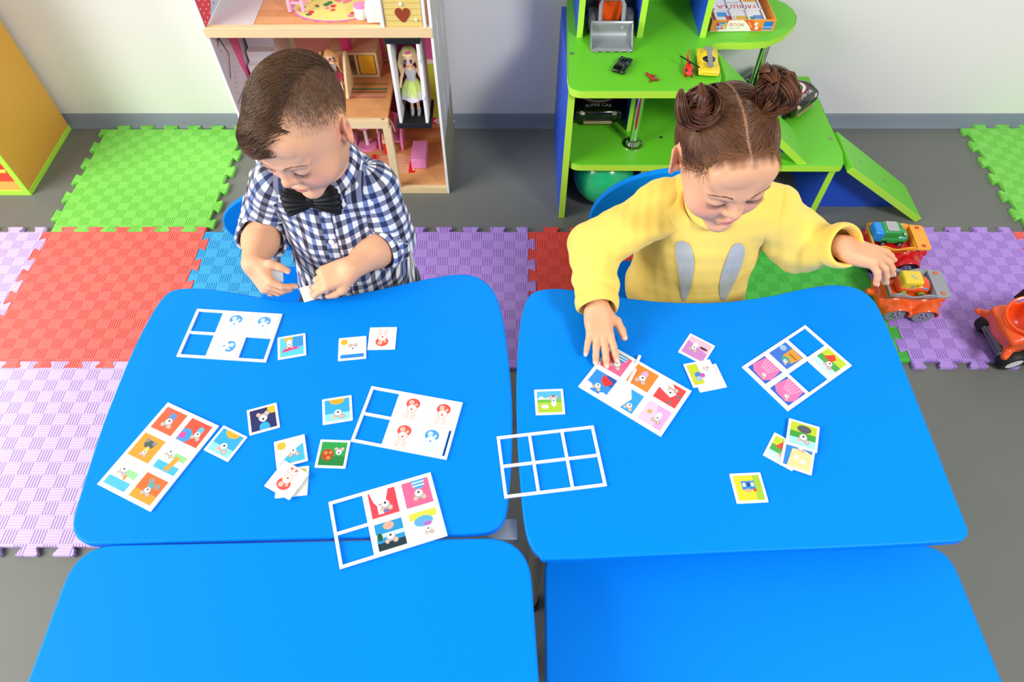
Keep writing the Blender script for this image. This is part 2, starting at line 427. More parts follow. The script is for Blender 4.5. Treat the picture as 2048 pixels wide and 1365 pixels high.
# plastic toy basket inside the cabinet
t = thing('toy_basket', 'red and yellow plastic toy basket inside the orange cabinet', 'basket', (-1.76, 1.80, 0.02))
b = MB(); w, d_, h = 0.13, 0.10, 0.14
for sx in (-1, 1): b.box((sx * w, 0, h / 2), (0.006, 2 * d_, h))
for sy in (-1, 1): b.box((0, sy * d_, h / 2), (2 * w, 0.006, h))
b.box((0, 0, 0.003), (2 * w, 2 * d_, 0.006)); b.build('body', mat('red_plastic', '#f0322c', 0.3, coat=0.3), t, 0.002)
for zz in (0.045, 0.075, 0.105):
    b = MB(); b.tube([(-w + 0.02, -d_ - 0.003, zz), (0, -d_ - 0.005, zz - 0.004), (w - 0.02, -d_ - 0.003, zz)], 0.007, 8); b.build('slot_bar', mat('yellow_plastic', '#ffc42e', 0.3, coat=0.3), t)
b = MB(); b.tube([(w + 0.004, -d_ - 0.004, h), (-w - 0.004, -d_ - 0.004, h), (-w - 0.004, d_ + 0.004, h), (w + 0.004, d_ + 0.004, h), (w + 0.004, -d_ - 0.004, h)], 0.006, 8); b.build('rim', mat('red_plastic', '#f0322c'), t)
# ================================================================== tables
TZ = 0.50
m_blue = mat('blue_laminate', '#0084f2', 0.45, spec=0.09, bump=0.04, bscale=25)
m_bluedge = mat('blue_edge_band', '#1c9bff', 0.3, spec=0.6)
m_leg = mat('grey_tube', '#a8a294', 0.4, 0.3); m_cap = mat('black_rubber', '#1a1b1c', 0.6)
def table(label, outline, z, loc, front_left=None):
    t = thing('activity_table', label, 'table', (*loc, 0), group='blue activity tables pushed together')
    o2 = [(p[0] - loc[0], p[1] - loc[1]) for p in outline]
    b = MB(); b.prism(o2, z - 0.018, z); b.build('tabletop', m_blue, t, 0.0035, 3, smooth=40)
    cx = sum(p[0] for p in o2) / len(o2); xs = [p[0] for p in o2]; ys = [p[1] for p in o2]
    x0, x1, y0, y1 = min(xs) + 0.075, max(xs) - 0.075, min(ys) + 0.082, max(ys) - 0.11
    b = MB()
    b.tube([(x0, y0, z - 0.03), (x1, y0, z - 0.03), (x1, y1, z - 0.03), (x0, y1, z - 0.03), (x0, y0, z - 0.03)], 0.011, 8); b.build('frame', m_leg, t)
    for (x, y) in ((front_left or (x0, y0)), (x1, y0), (x0, y1), (x1, y1)):
            b = MB(); b.tube([(x, y, z - 0.019), (x, y, 0.25), (x, y, 0.03)], 0.0125, 12); lg = b.build('leg', m_leg, t)
            b = MB(); b.lathe([(0.017, 0.0), (0.017, 0.03), (0.014, 0.035)], (x, y, 0), 14); b.build('foot_cap', m_cap, lg)
    return t
PA = [(345, 580), (400, 576), (470, 585), (540, 598), (600, 602), (680, 593), (760, 578), (850, 558), (915, 548), (955, 554), (985, 578), (1003, 625), (1015, 700), (1024, 800), (1024, 900), (1018, 985), (1012, 1030), (995, 1056), (960, 1067), (860, 1071), (700, 1075), (500, 1080), (350, 1084), (200, 1089), (165, 1084), (148, 1068), (145, 1045), (152, 1015), (175, 940), (205, 850), (240, 760), (270, 690), (296, 640), (318, 604)]
PB = [(1062, 588), (1105, 577), (1170, 583), (1260, 597), (1350, 605), (1450, 604), (1540, 592), (1600, 579), (1660, 570), (1705, 574), (1737, 590), (1760, 620), (1790, 690), (1830, 790), (1870, 890), (1905, 980), (1930, 1042), (1937, 1064), (1928, 1079), (1900, 1084), (1700, 1095), (1500, 1103), (1300, 1112), (1105, 1120), (1080, 1112), (1060, 1088), (1048, 1040), (1040, 960), (1034, 860), (1033, 760), (1037, 680), (1045, 625)]
oa = smooth_closed([tuple(atz(x, y, TZ).xy) for x, y in PA], 3)
ob = smooth_closed([tuple(atz(x, y, TZ).xy) for x, y in PB], 3)
ta = table('left of the two blue tables with the curved seat cut-out, under the checked-shirt child', oa, TZ, (-0.35, 0.6)); b = MB(); b.box((0.335, -0.235, 0.462), (0.05, 0.035, 0.016)); b.build('corner_bracket', mat('grey_bracket', '#9aa2a8', 0.4, 0.4), ta, 0.002)
table('right blue table with the curved seat cut-out, under the child in yellow', ob, TZ, (0.36, 0.58), (0.042 - 0.36, 0.360 - 0.58))
oc = rounded([(-0.672, 0.329), (-0.668, -0.17), (0.055, -0.17), (0.026, 0.342)], [0.06, 0.06, 0.06, 0.07])
table('bare blue table at the bottom left, level with the table behind it', oc, TZ - 0.001, (-0.32, 0.1))
od = rounded([(0.055, 0.362), (0.046, -0.12), (0.752, -0.12), (0.738, 0.362)], 0.05)
table('lower bare blue table at the bottom right, tucked under its neighbour', od, 0.40, (0.39, 0.14))

# ------------------------------------------------------------------ chairs
def chair(label, cx, cy, lean):
    t = thing('small_chair', label, 'chair', (cx, cy, 0.0122), group='small blue chairs')
    b = MB(); b.prism(rounded([(-0.155, -0.16), (0.155, -0.16), (0.14, 0.14), (-0.14, 0.14)], 0.05), 0.265, 0.28); b.build('seat', m_blue, t, 0.004, 3)
    # oval curved backrest
    n, r = 40, 5; vs = []; fs = []; W2, H2 = lean
    for k, dy in enumerate((0.0, 0.014)):
        for j in range(r + 1):
            for i in range(n):
                a = 2 * PI * i / n; q = j / r
                x = W2 * q * math.copysign(abs(math.cos(a)) ** 0.97, math.cos(a)); zz = H2 * q * math.copysign(abs(math.sin(a)) ** 0.97, math.sin(a))
                y = 0.165 + dy - 0.35 * x * x + 0.12 * zz
                vs.append((x, y, 0.408 + zz))
    S = (r + 1) * n
    for k in range(2):
        for j in range(r):
            for i in range(n):
                q = (k * S + j * n + i, k * S + j * n + (i + 1) % n, k * S + (j + 1) * n + (i + 1) % n, k * S + (j + 1) * n + i)
                fs.append(q if k else q[::-1])
    fs += [(r * n + i, r * n + (i + 1) % n, S + r * n + (i + 1) % n, S + r * n + i) for i in range(n)]
    b = MB(); b.add(vs, fs); b.build('backrest', m_blue, t, 0.003, 2, smooth=50)
    for sx in (-1, 1):
        b = MB(); b.tube([(sx * 0.12, 0.19, 0.47), (sx * 0.125, 0.185, 0.36), (sx * 0.13, 0.15, 0.27), (sx * 0.145, 0.17, 0.02)], 0.009, 8); lg = b.build('leg', m_leg, t)
        b = MB(); b.lathe([(0.012, 0), (0.012, 0.02)], (sx * 0.145, 0.17, 0), 10); b.build('foot_cap', m_cap, lg)
        b = MB(); b.tube([(sx * 0.13, 0.15, 0.262), (sx * 0.13, -0.1, 0.262), (sx * 0.135, -0.125, 0.24), (sx * 0.145, -0.14, 0.02)], 0.009, 8); lg = b.build('leg', m_leg, t)
        b = MB(); b.lathe([(0.012, 0), (0.012, 0.02)], (sx * 0.145, -0.14, 0), 10); b.build('foot_cap', m_cap, lg)
    return t
chair('blue chair with oval backrest behind the checked-shirt child', -0.45, 0.945, (0.215, 0.095))
chair('blue chair with oval backrest behind the child in yellow', 0.385, 0.965, (0.205, 0.120))

# ================================================================== picture cards
m_card = mat('white_card', '#ebe9e4', 0.55); m_print = color_attr_mat('printed_picture', 0.5)
CS = 0.0515
def frame_fit(px4, z):
    w = [atz(x, y, z) for x, y in px4]; c = sum(w, Vector()) / 4
    d = (w[1] - w[0]) + (w[2] - w[3]); return c, math.atan2(d.y, d.x)

def mouse(x, y, s, up=1, body='#e9e9ea', ear='#f3b49c'):
    """small generic grey mouse: body, head, two round ears, nose"""
    k = []
    k.append(('poly', disc(x, y - up * 0.34 * s, 0.26 * s, 12, 0.36 * s), body))
    for e in (-1, 1):
        k.append(('poly', disc(x + e * 0.27 * s, y + up * 0.36 * s, 0.19 * s), '#8f8d90')); k.append(('poly', disc(x + e * 0.27 * s, y + up * 0.36 * s, 0.14 * s), ear))
    k.append(('poly', disc(x, y + up * 0.1 * s, 0.30 * s), '#a9a8ab')); k.append(('poly', disc(x, y + up * 0.02 * s, 0.24 * s), '#f2f2f2'))
    k.append(('poly', disc(x, y - up * 0.02 * s, 0.08 * s), '#2b2b2e'))
    return k
def R_(x0, x1, y0, y1, c): return ('poly', [(x0, y0), (x1, y0), (x1, y1), (x0, y1)], c)
def pic(kind, up=-1):
    U = up
    if kind == 'surf': return [R_(-1, 1, -1, 1, '#56c6ee'), R_(.1, 1, -.1, 1, '#2f8fd6'), ('poly', disc(-.25, .75, .35), '#f6a92c'), ('poly', [(-.9, -.55), (.4, -.35), (.7, -.15), (-.5, -.05)], '#e6377c')] + mouse(-.2, .2, .8, U)
    if kind == 'beach': return [R_(-1, 1, -1, 1, '#eaf3f7'), R_(-1, 1, -1, -.62, '#1f86d8'), ('poly', disc(-.7, .7, .3), '#f5b01f')] + mouse(.05, .0, .9, 1)
    if kind == 'night': return [R_(-1, 1, -1, 1, '#23275e'), ('poly', disc(.8, .75, .42), '#f2b51d'), ('poly', disc(.05, -.8, .42, 14, .5), '#2aa4e6')] + mouse(0, .0, 1.25, 1)[2:]
    if kind == 'sunsky': return [R_(-1, 1, -1, 1, '#2ba2e4'), R_(-1, 1, -1, -.3, '#8bd3f2'), ('poly', disc(0, .95, .62, 18, .45), '#f3a42a')] + mouse(.05, -.25, 1.15, -1)[2:]
    if kind == 'sea': return [R_(-1, 1, -1, 1, '#e8f4f8'), ('poly', [(-1, -1), (1, -1), (1, .5), (.3, .1), (-.4, -.4)], '#3fb2ea'), ('poly', disc(-.65, .65, .35), '#f4b333')] + mouse(.2, 0, .95, -1)
    if kind == 'mush': return [R_(-1, 1, -1, 1, '#249a45'), R_(-1, 1, -1, -.2, '#1a7d38'), ('poly', disc(-.4, -.1, .5), '#a8471e'), ('poly', disc(-.3, -.35, .14), '#f08a3a'), ('poly', disc(-.55, .05, .14), '#f08a3a'), ('poly', disc(-.2, .1, .12), '#f08a3a')] + mouse(.45, .1, .9, 1)[2:]
    if kind in ('redp', 'bluep', 'bunnyp'):
        c = '#ee5247' if kind != 'bluep' else '#4c97e0'; l = '#f7b3a8' if kind != 'bluep' else '#b9d6f3'
        k = [('poly', disc(0, U * .32, .42, 18, .36), c), ('poly', disc(-.12, U * .40, .16), l), ('poly', disc(.2, U * .3, .09), l), ('poly', disc(0, -U * .02, .30), l), ('poly', disc(0, -U * .02, .24), '#fbf8f5'), ('poly', disc(0, -U * .06, .07), c)]
        for e in (-1, 1): k += [('poly', disc(e * .2, -U * .5, .12, 10, .2), l), ('poly', disc(e * .2, -U * .5, .07, 10, .13), '#fbf8f5')]
        if kind == 'bunnyp': k += [('poly', disc(-.15, -U * .75, .09, 10, .22), c), ('poly', disc(.15, -U * .75, .09, 10, .22), c)]
        return [(a_, [(x * 1.35, y * 1.35 - U * .06) for x, y in p_], c_) for a_, p_, c_ in k]
    if kind == 'farm': return [R_(-1, 1, .25, 1, '#4fb2ea'), R_(-1, 1, -1, .25, '#a9c832'), ('poly', [(-1, .2), (-.7, .55), (-.3, .3), (.1, .5), (.4, .2)], '#f0efe2'), R_(-1, 1, -.05, .22, '#68b54a'), ('poly', disc(-.4, -.45, .3, 14, .2), '#f5f3ee'), ('poly', disc(-.65, -.4, .1), '#e9c9b4'), ('poly', disc(.35, .5, .35, 14, .09), '#3f5f93')] + mouse(.35, .12, .85, 1)
    if kind == 'pinkroom': return [R_(-1, 1, -1, 1, '#f6b6d0'), ('poly', [(-1, -1), (1, -1), (1, -.1), (-1, .45)], '#c07fc6'), ('poly', disc(.5, .3, .38, 12, .14), '#5b2a3e')] + mouse(-.25, 0, .85, -1)
    if kind == 'lime': return [R_(-1, 1, -1, 1, '#f4f4f0'), R_(-1, -.1, -1, 1, '#bfca2e'), ('poly', disc(-.35, -.1, .3), '#3a7fd0'), ('poly', disc(0, -.2, .22), '#c152b1'), ('poly', disc(-.4, -.45, .25), '#9fb6e0')] + mouse(.5, .2, .7, 1)[2:]
    if kind == 'lakeside': return [R_(-1, 1, -1, -.35, '#9fd9f2'), R_(-1, 1, -.35, .2, '#3f9a3c'), R_(-1, 1, .2, 1, '#b7c92c'), ('poly', disc(.05, .55, .55, 16, .35), '#55585c')] + mouse(.05, -.15, 1.1, -1)[2:]
    if kind == 'lakefish': return [R_(-1, 1, -1, -.4, '#bfe6f2'), R_(-1, 1, -.4, .2, '#46a247'), R_(-1, 1, .2, 1, '#b9cf35'), ('poly', [(-.7, .1), (-.2, .9), (.25, .6), (.1, 0)], '#e2432f')] + mouse(.15, -.15, 1.0, -1)[2:]
    if kind == 'honey': return [R_(-1, 1, -1, 1, '#2f7fd0'), ('poly', [(-.7, -1), (1, -1), (1, .5), (.4, .75), (-.5, .6)], '#d9cf93'), ('poly', disc(-.1, -.1, .22), '#efe9cc'), ('poly', disc(.4, -.3, .22), '#efe9cc')] + mouse(.1, .85, .7, -1)[2:]
    if kind == 'bus': return [R_(-1, 1, -1, 1, '#e8cf2f'), R_(.45, 1, -1, 1, '#9cc23a'), R_(-.5, .5, -.15, .55, '#2d83cf'), R_(-.42, -.2, .1, .4, '#f2e8d0'), R_(-.08, .14, .1, .4, '#1d3c7a'), R_(.22, .44, .1, .4, '#f2e8d0'), ('poly', disc(-.1, -.2, .22, 12, .14), '#f19a90'), ('poly', disc(.42, -.2, .13), '#c9402c')]
    if kind == 'orange': return [R_(-1, 1, -1, 1, '#f9822f')] + mouse(0, 0, 1.1, -1, '#c9a6d6')
    if kind == 'orangetoy': return [R_(-1, 1, -1, 1, '#f7962e'), ('poly', disc(0, .3, .45, 14, .35), '#4c5a58'), ('poly', disc(-.35, .55, .18), '#7d8886'), ('poly', disc(.35, .5, .18), '#7d8886')] + mouse(.1, -.35, .7, -1, '#e6c65a')
    if kind == 'redball': return [R_(-1, 1, -1, 1, '#f0503a'), ('poly', disc(-.55, -.45, .6), '#3f92dd'), ('poly', disc(-.75, -.5, .3), '#d44aa0')] + mouse(.35, .0, .95, -1, '#5db3e6')
    if kind == 'redboat': return [R_(-1, 1, -1, 1, '#f2603c')] + mouse(.0, .0, 1.1, -1, '#5a88c9') + [('poly', disc(-.55, .7, .16), '#b85a7c')]
    if kind == 'orangedisc': return [R_(-1, 1, -1, 1, '#f5692f'), R_(-1, 1, -1, -.3, '#f8962e'), ('poly', disc(-.2, .55, .22), '#8d8f93'), ('poly', disc(.5, .35, .22), '#8d8f93')] + mouse(.0, -.1, .9, -1, '#57a0a8')
    if kind == 'bridge': return [R_(-1, 1, -1, 1, '#f0f6f4'), R_(-1, 1, -1, -.35, '#45b0e4'), R_(-.1, 1, .1, .6, '#8fcb8a'), ('poly', [(-.1, -.9), (.3, -.9), (.55, .35), (.1, .35)], '#d59a3a')] + mouse(-.55, .5, .9, -1)[2:]
    if kind == 'bridge2': return [R_(-1, 1, -1, 1, '#f4f7f4'), R_(-1, 1, -1, -.3, '#4bb4e6'), R_(0, 1, .05, .6, '#93cd93'), R_(.1, .35, -.25, .1, '#dd8f3e')] + mouse(-.3, .45, .95, -1)[2:]
    if kind == 'redcook': return [R_(-1, 1, -1, 1, '#e8404e'), ('poly', [(-.9, 1), (.5, 1), (.2, .2), (-.5, -.1), (-.7, .2)], '#f3f4f6'), R_(-.5, -.1, -.8, -.1, '#f1efe9'), ('poly', disc(.1, -.65, .26, 12, .1), '#4f76b5')] + mouse(.1, -.05, 1.15, -1)[2:]
    if kind == 'pinkblue': return [R_(-1, 1, -1, 1, '#f0628e'), ('poly', [(-.3, 1), (.7, 1), (.5, .3), (-.1, .3)], '#3f9fe0'), R_(-.25, .65, .5, .6, '#eef4f8'), R_(-.25, .65, .75, .85, '#eef4f8')] + mouse(.1, 0, 1.15, -1)[2:]
    if kind == 'nightlake': return [R_(-1, 1, -1, 1, '#1f8fc9'), R_(-1, 1, -1, -.45, '#15323c'), R_(-1, 1, -.1, .2, '#bfe3ef'), ('poly', disc(0, .7, .4, 12, .3), '#f0a48c'), ('poly', disc(-.75, .0, .2, 8, .3), '#1d4f2c')] + mouse(0, -.05, 1.1, -1)[2:]
    if kind == 'limeblue': return [R_(-1, 1, .45, 1, '#cdd04a'), ('poly', disc(-.05, .25, .7, 16, .4), '#5ca4dc'), ('poly', disc(.2, .0, .3, 12, .16), '#b65fb4')] + mouse(.15, -.4, .8, -1)[2:]
    if kind == 'superhero': return [R_(-1, 1, -1, 1, '#2b8ae6'), R_(.1, 1, .1, 1, '#1f4fae'), ('poly', [(-.2, .9), (.9, .55), (.5, -.1), (-.1, .2)], '#e8322b'), ('poly', disc(-.8, -.75, .45, 14, .35), '#eef3f6'), ('poly', disc(.75, -.9, .35, 14, .25), '#eef3f6')] + mouse(-.05, -.3, .95, -1)[2:]
    if kind == 'bluesail': return [R_(-1, 1, -1, 1, '#2f9be8'), ('poly', [(-1, -1), (-.1, -1), (.3, .2), (-.2, 1), (-1, 1)], '#e6eef2')] + mouse(.45, -.4, .9, -1)[2:]
    if kind == 'redscooter': return [R_(-1, 1, -1, 1, '#ea4448'), ('poly', [(-1, .1), (.2, -.3), (.5, .2), (-.2, 1), (-1, 1)], '#f4f1ef'), ('poly', disc(.35, -.75, .16), '#6f7478'), ('poly', disc(.75, .1, .16), '#6f7478')] + mouse(.0, .15, 1.1, 1)[2:]
    if kind == 'violet': return [R_(-1, 1, -1, 1, '#f3c0dd'), ('poly', [(-.2, 1), (1, 1), (1, -1), (.4, -1)], '#d7a3d6'), ('poly', disc(-.5, .1, .2), '#c9a85a')] + mouse(.3, -.1, .9, -1)
    if kind == 'pinkfish':
        k = [R_(-1, 1, -1, 1, '#2c5fc4'), ('poly', [(-1, -.4), (-.8, 1), (.8, 1), (1, -.3), (.6, -.9), (-.5, -.8)], '#f272ab')]
        for i in range(6): k.append(('poly', [(-.7 + i * .26, .9), (-.66 + i * .26, .9), (-.3 + i * .13, -.1), (-.34 + i * .13, -.1)], '#fbd0e2'))
        return k + mouse(.3, -.4, .7, -1)[4:]
    if kind == 'chest': return [R_(-1, 1, -1, 1, '#3a6fd0'), ('poly', [(-.2, -.2), (.8, -.3), (1, .9), (-.2, 1)], '#d3953a'), R_(.0, .8, .3, .42, '#8f5a1e'), ('poly', disc(-.7, .4, .3), '#8db7d6'), ('poly', disc(.25, -.35, .4, 12, .3), '#3f9d8c')] + mouse(.35, -.45, .7, -1)[4:]
    return []
def clip(poly):
    """keep the printed shapes inside the picture square"""
    P = poly
    for ax, sg in ((0, 1), (0, -1), (1, 1), (1, -1)):
        out = []
        for i in range(len(P)):
            a, c = P[i - 1], P[i]; ia, ic = sg * a[ax] <= 1, sg * c[ax] <= 1
            if ia != ic:
                t = (sg - a[ax]) / (c[ax] - a[ax]); out.append((a[0] + t * (c[0] - a[0]), a[1] + t * (c[1] - a[1])))
            if ic: out.append(c)
        P = out
        if len(P) < 3: return []
    return P
m_cardside = m_card
def card(label, kind, c, ang, z, rot=0, group='loose picture cards on the blue tables', size=CS, up=-1):
    o = MB(); h = size / 2
    o.prism(rounded([(-h, -h), (h, -h), (h, h), (-h, h)], 0.0012, 2), 0, 0.0018)
    t = o.build('picture_card', m_card, bevel=0.0003, seg=1); t.location = (c[0], c[1], z); t.rotation_euler = (0, 0, ang)
    tag(t, label, 'card', group)
    if kind:
        k = MB(); Rr = Matrix.Rotation(rot, 2); s = h * 0.83; lay = 0
        for _, poly, col in pic(kind, up):
            q = clip(poly)
            if len(q) < 3: continue
            k.col = col; k.flat([tuple(Rr @ (Vector(p) * s)) for p in q], 0.00185 + lay * 0.00002); lay += 1
        k.build('picture', m_print, t, smooth=0, fix=False)
    return t
def loose(label, kind, A, B, C, z=TZ + 0.0002, rot=0, up=-1):
    a, b_, c = atz(*A, z), atz(*B, z), atz(*C, z)
    d = b_ - a; return card(label, kind, c.xy, math.atan2(d.y, d.x), z, rot, up=up)
L = loose
L('card with a mouse on a pink surfboard, right of the frame of blue prints', 'surf', (557, 677), (611, 668), (584, 694))
L('card with a mouse on a white beach and orange sun, beside the red print card', 'beach', (678, 678), (731, 673), (705, 698))
L('white card with a red mouse print, alone near the checked-shirt child', 'redp', (741, 656), (794, 655), (765, 678))
L('dark blue night card with a mouse and yellow moon', 'night', (496, 822), (552, 807), (527, 839))
L('blue sky card with orange sun lying diagonally beside the orange picture frame', 'sunsky', (448, 854), (493, 876), (452, 888))
L('blue sky card with orange sun left of the frame of red prints', 'sunsky', (646, 801), (703, 792), (675, 821))
L('green card with a brown mushroom picture touching the frame corner', 'mush', (642, 880), (701, 882), (666, 909))
L('card with blue sea and orange sun above the small pile of cards', 'sea', (547, 888), (605, 873), (582, 904), TZ + 0.0022)
L('card with green and blue picture at the bottom of the small pile', 'limeblue', (557, 940), (617, 934), (585, 965))
L('white card with a red bunny print on top of the small pile', 'bunnyp', (573, 926), (615, 949), (574, 961), TZ + 0.0046)
L('farm card with a sheep and a mouse in a hat, on its own', 'farm', (1068, 781), (1126, 779), (1099, 805))
L('pink and violet card with a mouse, overlapped corner near the child in yellow', 'pinkroom', (1382, 671), (1429, 695), (1393, 699))
L('blank white back of a card under the lime green card', None, (1383, 741), (1434, 731), (1416, 757))
L('white and lime green card lying on another card', 'lime', (1369, 730), (1422, 720), (1403, 748), TZ + 0.0022)
L('lake card with a mouse fallen over green grass, top of the pile of three', 'lakeside', (1580, 840), (1637, 857), (1605, 872), TZ + 0.0046)
L('lake card sticking out to the left of the pile of three', 'lakefish', (1557, 868), (1602, 892), (1566, 904))
L('cream and blue card at the front of the pile of three', 'honey', (1577, 882), (1631, 900), (1595, 915), TZ + 0.0024)
L('yellow card with a blue bus picture, nearest card on the right table', 'bus', (1460, 950), (1521, 947), (1497, 977))

# ------------------------------------------------------------------ white card frames (3 x 2 openings)
FW, FH = 0.168, 0.111
m_frame = mat('white_board', '#efefec', 0.5)
def card_frame(label, px4, z=TZ + 0.0003):
    c, a = frame_fit(px4, z + 0.003); b = MB(); w, h, t_ = FW / 2, FH / 2, 0.0028
    bar = 0.0052
    vs = []; xs = [-w, -w + bar, -w / 3 - bar / 2, -w / 3 + bar / 2, w / 3 - bar / 2, w / 3 + bar / 2, w - bar, w]; ys = [-h, -h + bar, -bar / 2, bar / 2, h - bar, h]
    fs = []
    nx, ny = len(xs), len(ys)
    hole = lambda i, j: (i in (1, 3, 5)) and (j in (1, 3))
    for zz in (0, t_): vs += [(x, y, zz) for y in ys for x in xs]
    S = nx * ny; I = lambda i, j: j * nx + i
    for j in range(ny - 1):
        for i in range(nx - 1):
            if hole(i, j):
                q = [I(i, j), I(i + 1, j), I(i + 1, j + 1), I(i, j + 1)]
                for k in range(4): fs.append((q[k], q[(k + 1) % 4], q[(k + 1) % 4] + S, q[k] + S))
            else:
                q = (I(i, j), I(i + 1, j), I(i + 1, j + 1), I(i, j + 1)); fs += [q[::-1], tuple(v + S for v in q)]
    for i in range(nx - 1): fs += [(I(i, 0), I(i + 1, 0), I(i + 1, 0) + S, I(i, 0) + S), (I(i, ny - 1) + S, I(i + 1, ny - 1) + S, I(i + 1, ny - 1), I(i, ny - 1))]
    for j in range(ny - 1): fs += [(I(0, j) + S, I(0, j + 1) + S, I(0, j + 1), I(0, j)), (I(nx - 1, j), I(nx - 1, j + 1), I(nx - 1, j + 1) + S, I(nx - 1, j) + S)]
    b.add(vs, fs); o = b.build('sorting_grid', m_frame, smooth=0); o.location = (c.x, c.y, z); o.rotation_euler = (0, 0, a)
    tag(o, label, 'card grid', 'white six-opening card frames')
    return c, a
def fill(fr, i, j, kind, label, rot=0, dx=0, dy=0, up=-1, z=TZ + 0.0008):
    c, a = fr; x = (-1 + i) * (FW / 3) * 0.985 + dx; y = (0.5 - j) * (FH / 2) * 0.97 + dy
    p = Matrix.Rotation(a, 2) @ Vector((x, y)); card(label, kind, (c.x + p.x, c.y + p.y), a, z + 0.0013, rot, 'picture cards laid in the frames', 0.0525, up)
f = card_frame('white card frame half filled with blue prints, nearest the checked-shirt child', [(397, 619), (560, 627), (528, 725), (357, 712)])
fill(f, 1, 0, 'bluep', 'white card with blue mouse print, upper middle of the frame nearest the checked-shirt child', up=1)
fill(f, 2, 0, 'bluep', 'white card with blue mouse print, upper right of the frame nearest the checked-shirt child', up=1)
fill(f, 1, 1, 'bluep', 'white card with sideways blue mouse print in the lower row of its frame', rot=-PI / 2, up=1)
f = card_frame('full white card frame of mostly orange pictures at the left of the left table', [(335, 808), (301, 1021), (201, 962), (335, 808)]) if False else card_frame('full white card frame of mostly orange pictures at the left of the left table', [(201, 962), (335, 808), (431, 857), (301, 1021)])
Q = -PI / 2
fill(f, 0, 0, 'bridge2', 'card with a mouse by blue water at the left end of the orange picture frame', Q)
fill(f, 1, 0, 'orangetoy', 'orange card with a grey-green toy in the upper row of the orange picture frame', Q)
fill(f, 2, 0, 'redboat', 'red-orange card with a blue-dressed mouse at the far corner of the orange picture frame', Q)
fill(f, 0, 1, 'orangedisc', 'orange card with two grey discs at the near corner of the orange picture frame', Q)
fill(f, 1, 1, 'bridge', 'card with a wooden bridge over blue water in the orange picture frame', Q)
fill(f, 2, 1, 'redball', 'red card with a blue and pink ball in the orange picture frame', Q)
f = card_frame('white card frame with four plain prints in the middle of the left table', [(743, 772), (927, 804), (891, 921), (701, 883)])
fill(f, 1, 0, 'redp', 'white card with red mouse print, upper middle of the centre frame', up=1)
fill(f, 2, 0, 'redp', 'white card with red mouse print, upper right of the centre frame', up=1)
fill(f, 1, 1, 'redp', 'white card with red mouse print, lower row of the centre frame', up=1)
fill(f, 2, 1, 'bluep', 'white card with blue mouse print, the only blue one in the centre frame', dx=-0.006, up=1, z=TZ + 0.0028)
f = card_frame('white card frame lying across the seam between the two left tables', [(656, 1006), (858, 946), (896, 1071), (682, 1137)])
fill(f, 1, 0, 'redcook', 'red card with a white-clothed mouse in the frame across the table seam')
fill(f, 2, 0, 'pinkblue', 'pink card with a blue striped mouse in the frame across the table seam')
fill(f, 1, 1, 'nightlake', 'dark blue lake card in the frame across the table seam')
fill(f, 2, 1, 'limeblue', 'lime and blue card in the frame across the table seam')
card_frame('empty white card frame bridging the gap between left and right tables', [(991, 873), (1189, 850), (1215, 973), (1008, 998)])
f = card_frame('full white card frame under the hand of the child in yellow', [(1222, 690), (1385, 782), (1321, 874), (1156, 773)])
fill(f, 0, 0, 'pinkblue', 'pink card with a blue striped mouse under the fingers of the child in yellow')
fill(f, 1, 0, 'orange', 'plain orange card with a mouse upside down beside the resting hand')
fill(f, 2, 0, 'redscooter', 'red card with a mouse riding a scooter')
fill(f, 0, 1, 'superhero', 'blue card with a mouse in a red cape under the fingertips')
fill(f, 1, 1, 'bluesail', 'white and blue card with a mouse by a big sail')
fill(f, 2, 1, 'violet', 'pale pink and violet card at the near right of the full frame')
f = card_frame('white card frame with two empty openings at the far right', [(1486, 734), (1612, 651), (1702, 731), (1576, 821)])
fill(f, 0, 0, 'pinkfish', 'pink striped fish card at the left corner of the far right frame', Q)
fill(f, 1, 0, 'chest', 'blue card with a wooden chest in the far right frame', Q)
fill(f, 0, 1, 'pinkfish', 'pink striped fish card at the near corner of the far right frame', Q)
fill(f, 2, 1, 'lakefish', 'green lake card with a red shape at the right corner of the far right frame', Q)
# loose paper strips beside the full frame
for (A, B, lab) in (((1280, 711), (1273, 728), 'thin white card strip lying across the top edge of the full frame'), ((1272, 738), (1256, 768), 'thin grey-white card strip between the pink and the orange card')):
    a, c = atz(*A, TZ + .006), atz(*B, TZ + .006); d = c - a; m_ = (a + c) / 2
    b = MB(); b.box((0, 0, 0.001), (d.length, 0.0055, 0.0018)); o = b.build('card_strip', m_frame, bevel=0.0003, seg=1); o.location = (m_.x, m_.y, TZ + 0.0045); o.rotation_euler = (0, 0, math.atan2(d.y, d.x))
    tag(o, lab, 'strip', 'card strips')
# ================================================================== dollhouse
m_pine = mat('pine', '#ecd0a0', 0.5, var=0.10, vscale=6, stretch=(2, 14, 60)); m_whitep = mat('white_lacquer', '#f1f3f3', 0.4)
m_black = mat('black_board', '#111213', 0.55); m_pink = mat('pink_paint', '#f08cc0', 0.4); m_rose = mat('rose_paint', '#e8407f', 0.35)
def plank_mat(name, c1, c2):
    m = mat(name, c1, 0.42); nt = m.node_tree; bs = nt.nodes['Principled BSDF']
    tc = nt.nodes.new('ShaderNodeTexCoord'); br = nt.nodes.new('ShaderNodeTexBrick'); nt.links.new(tc.outputs['Object'], br.inputs['Vector'])
    br.inputs['Color1'].default_value = (*lin(c1), 1); br.inputs['Color2'].default_value = (*lin(c2), 1); br.inputs['Mortar'].default_value = (*lin(c2), 1)
    br.inputs['Scale'].default_value = 1.0; br.inputs['Mortar Size'].default_value = 0.0006; br.inputs['Brick Width'].default_value = 0.11; br.inputs['Row Height'].default_value = 0.033
    nt.links.new(br.outputs['Color'], bs.inputs['Base Color']); return m
m_plank = plank_mat('printed_parquet', '#e2a872', '#cf8d56')
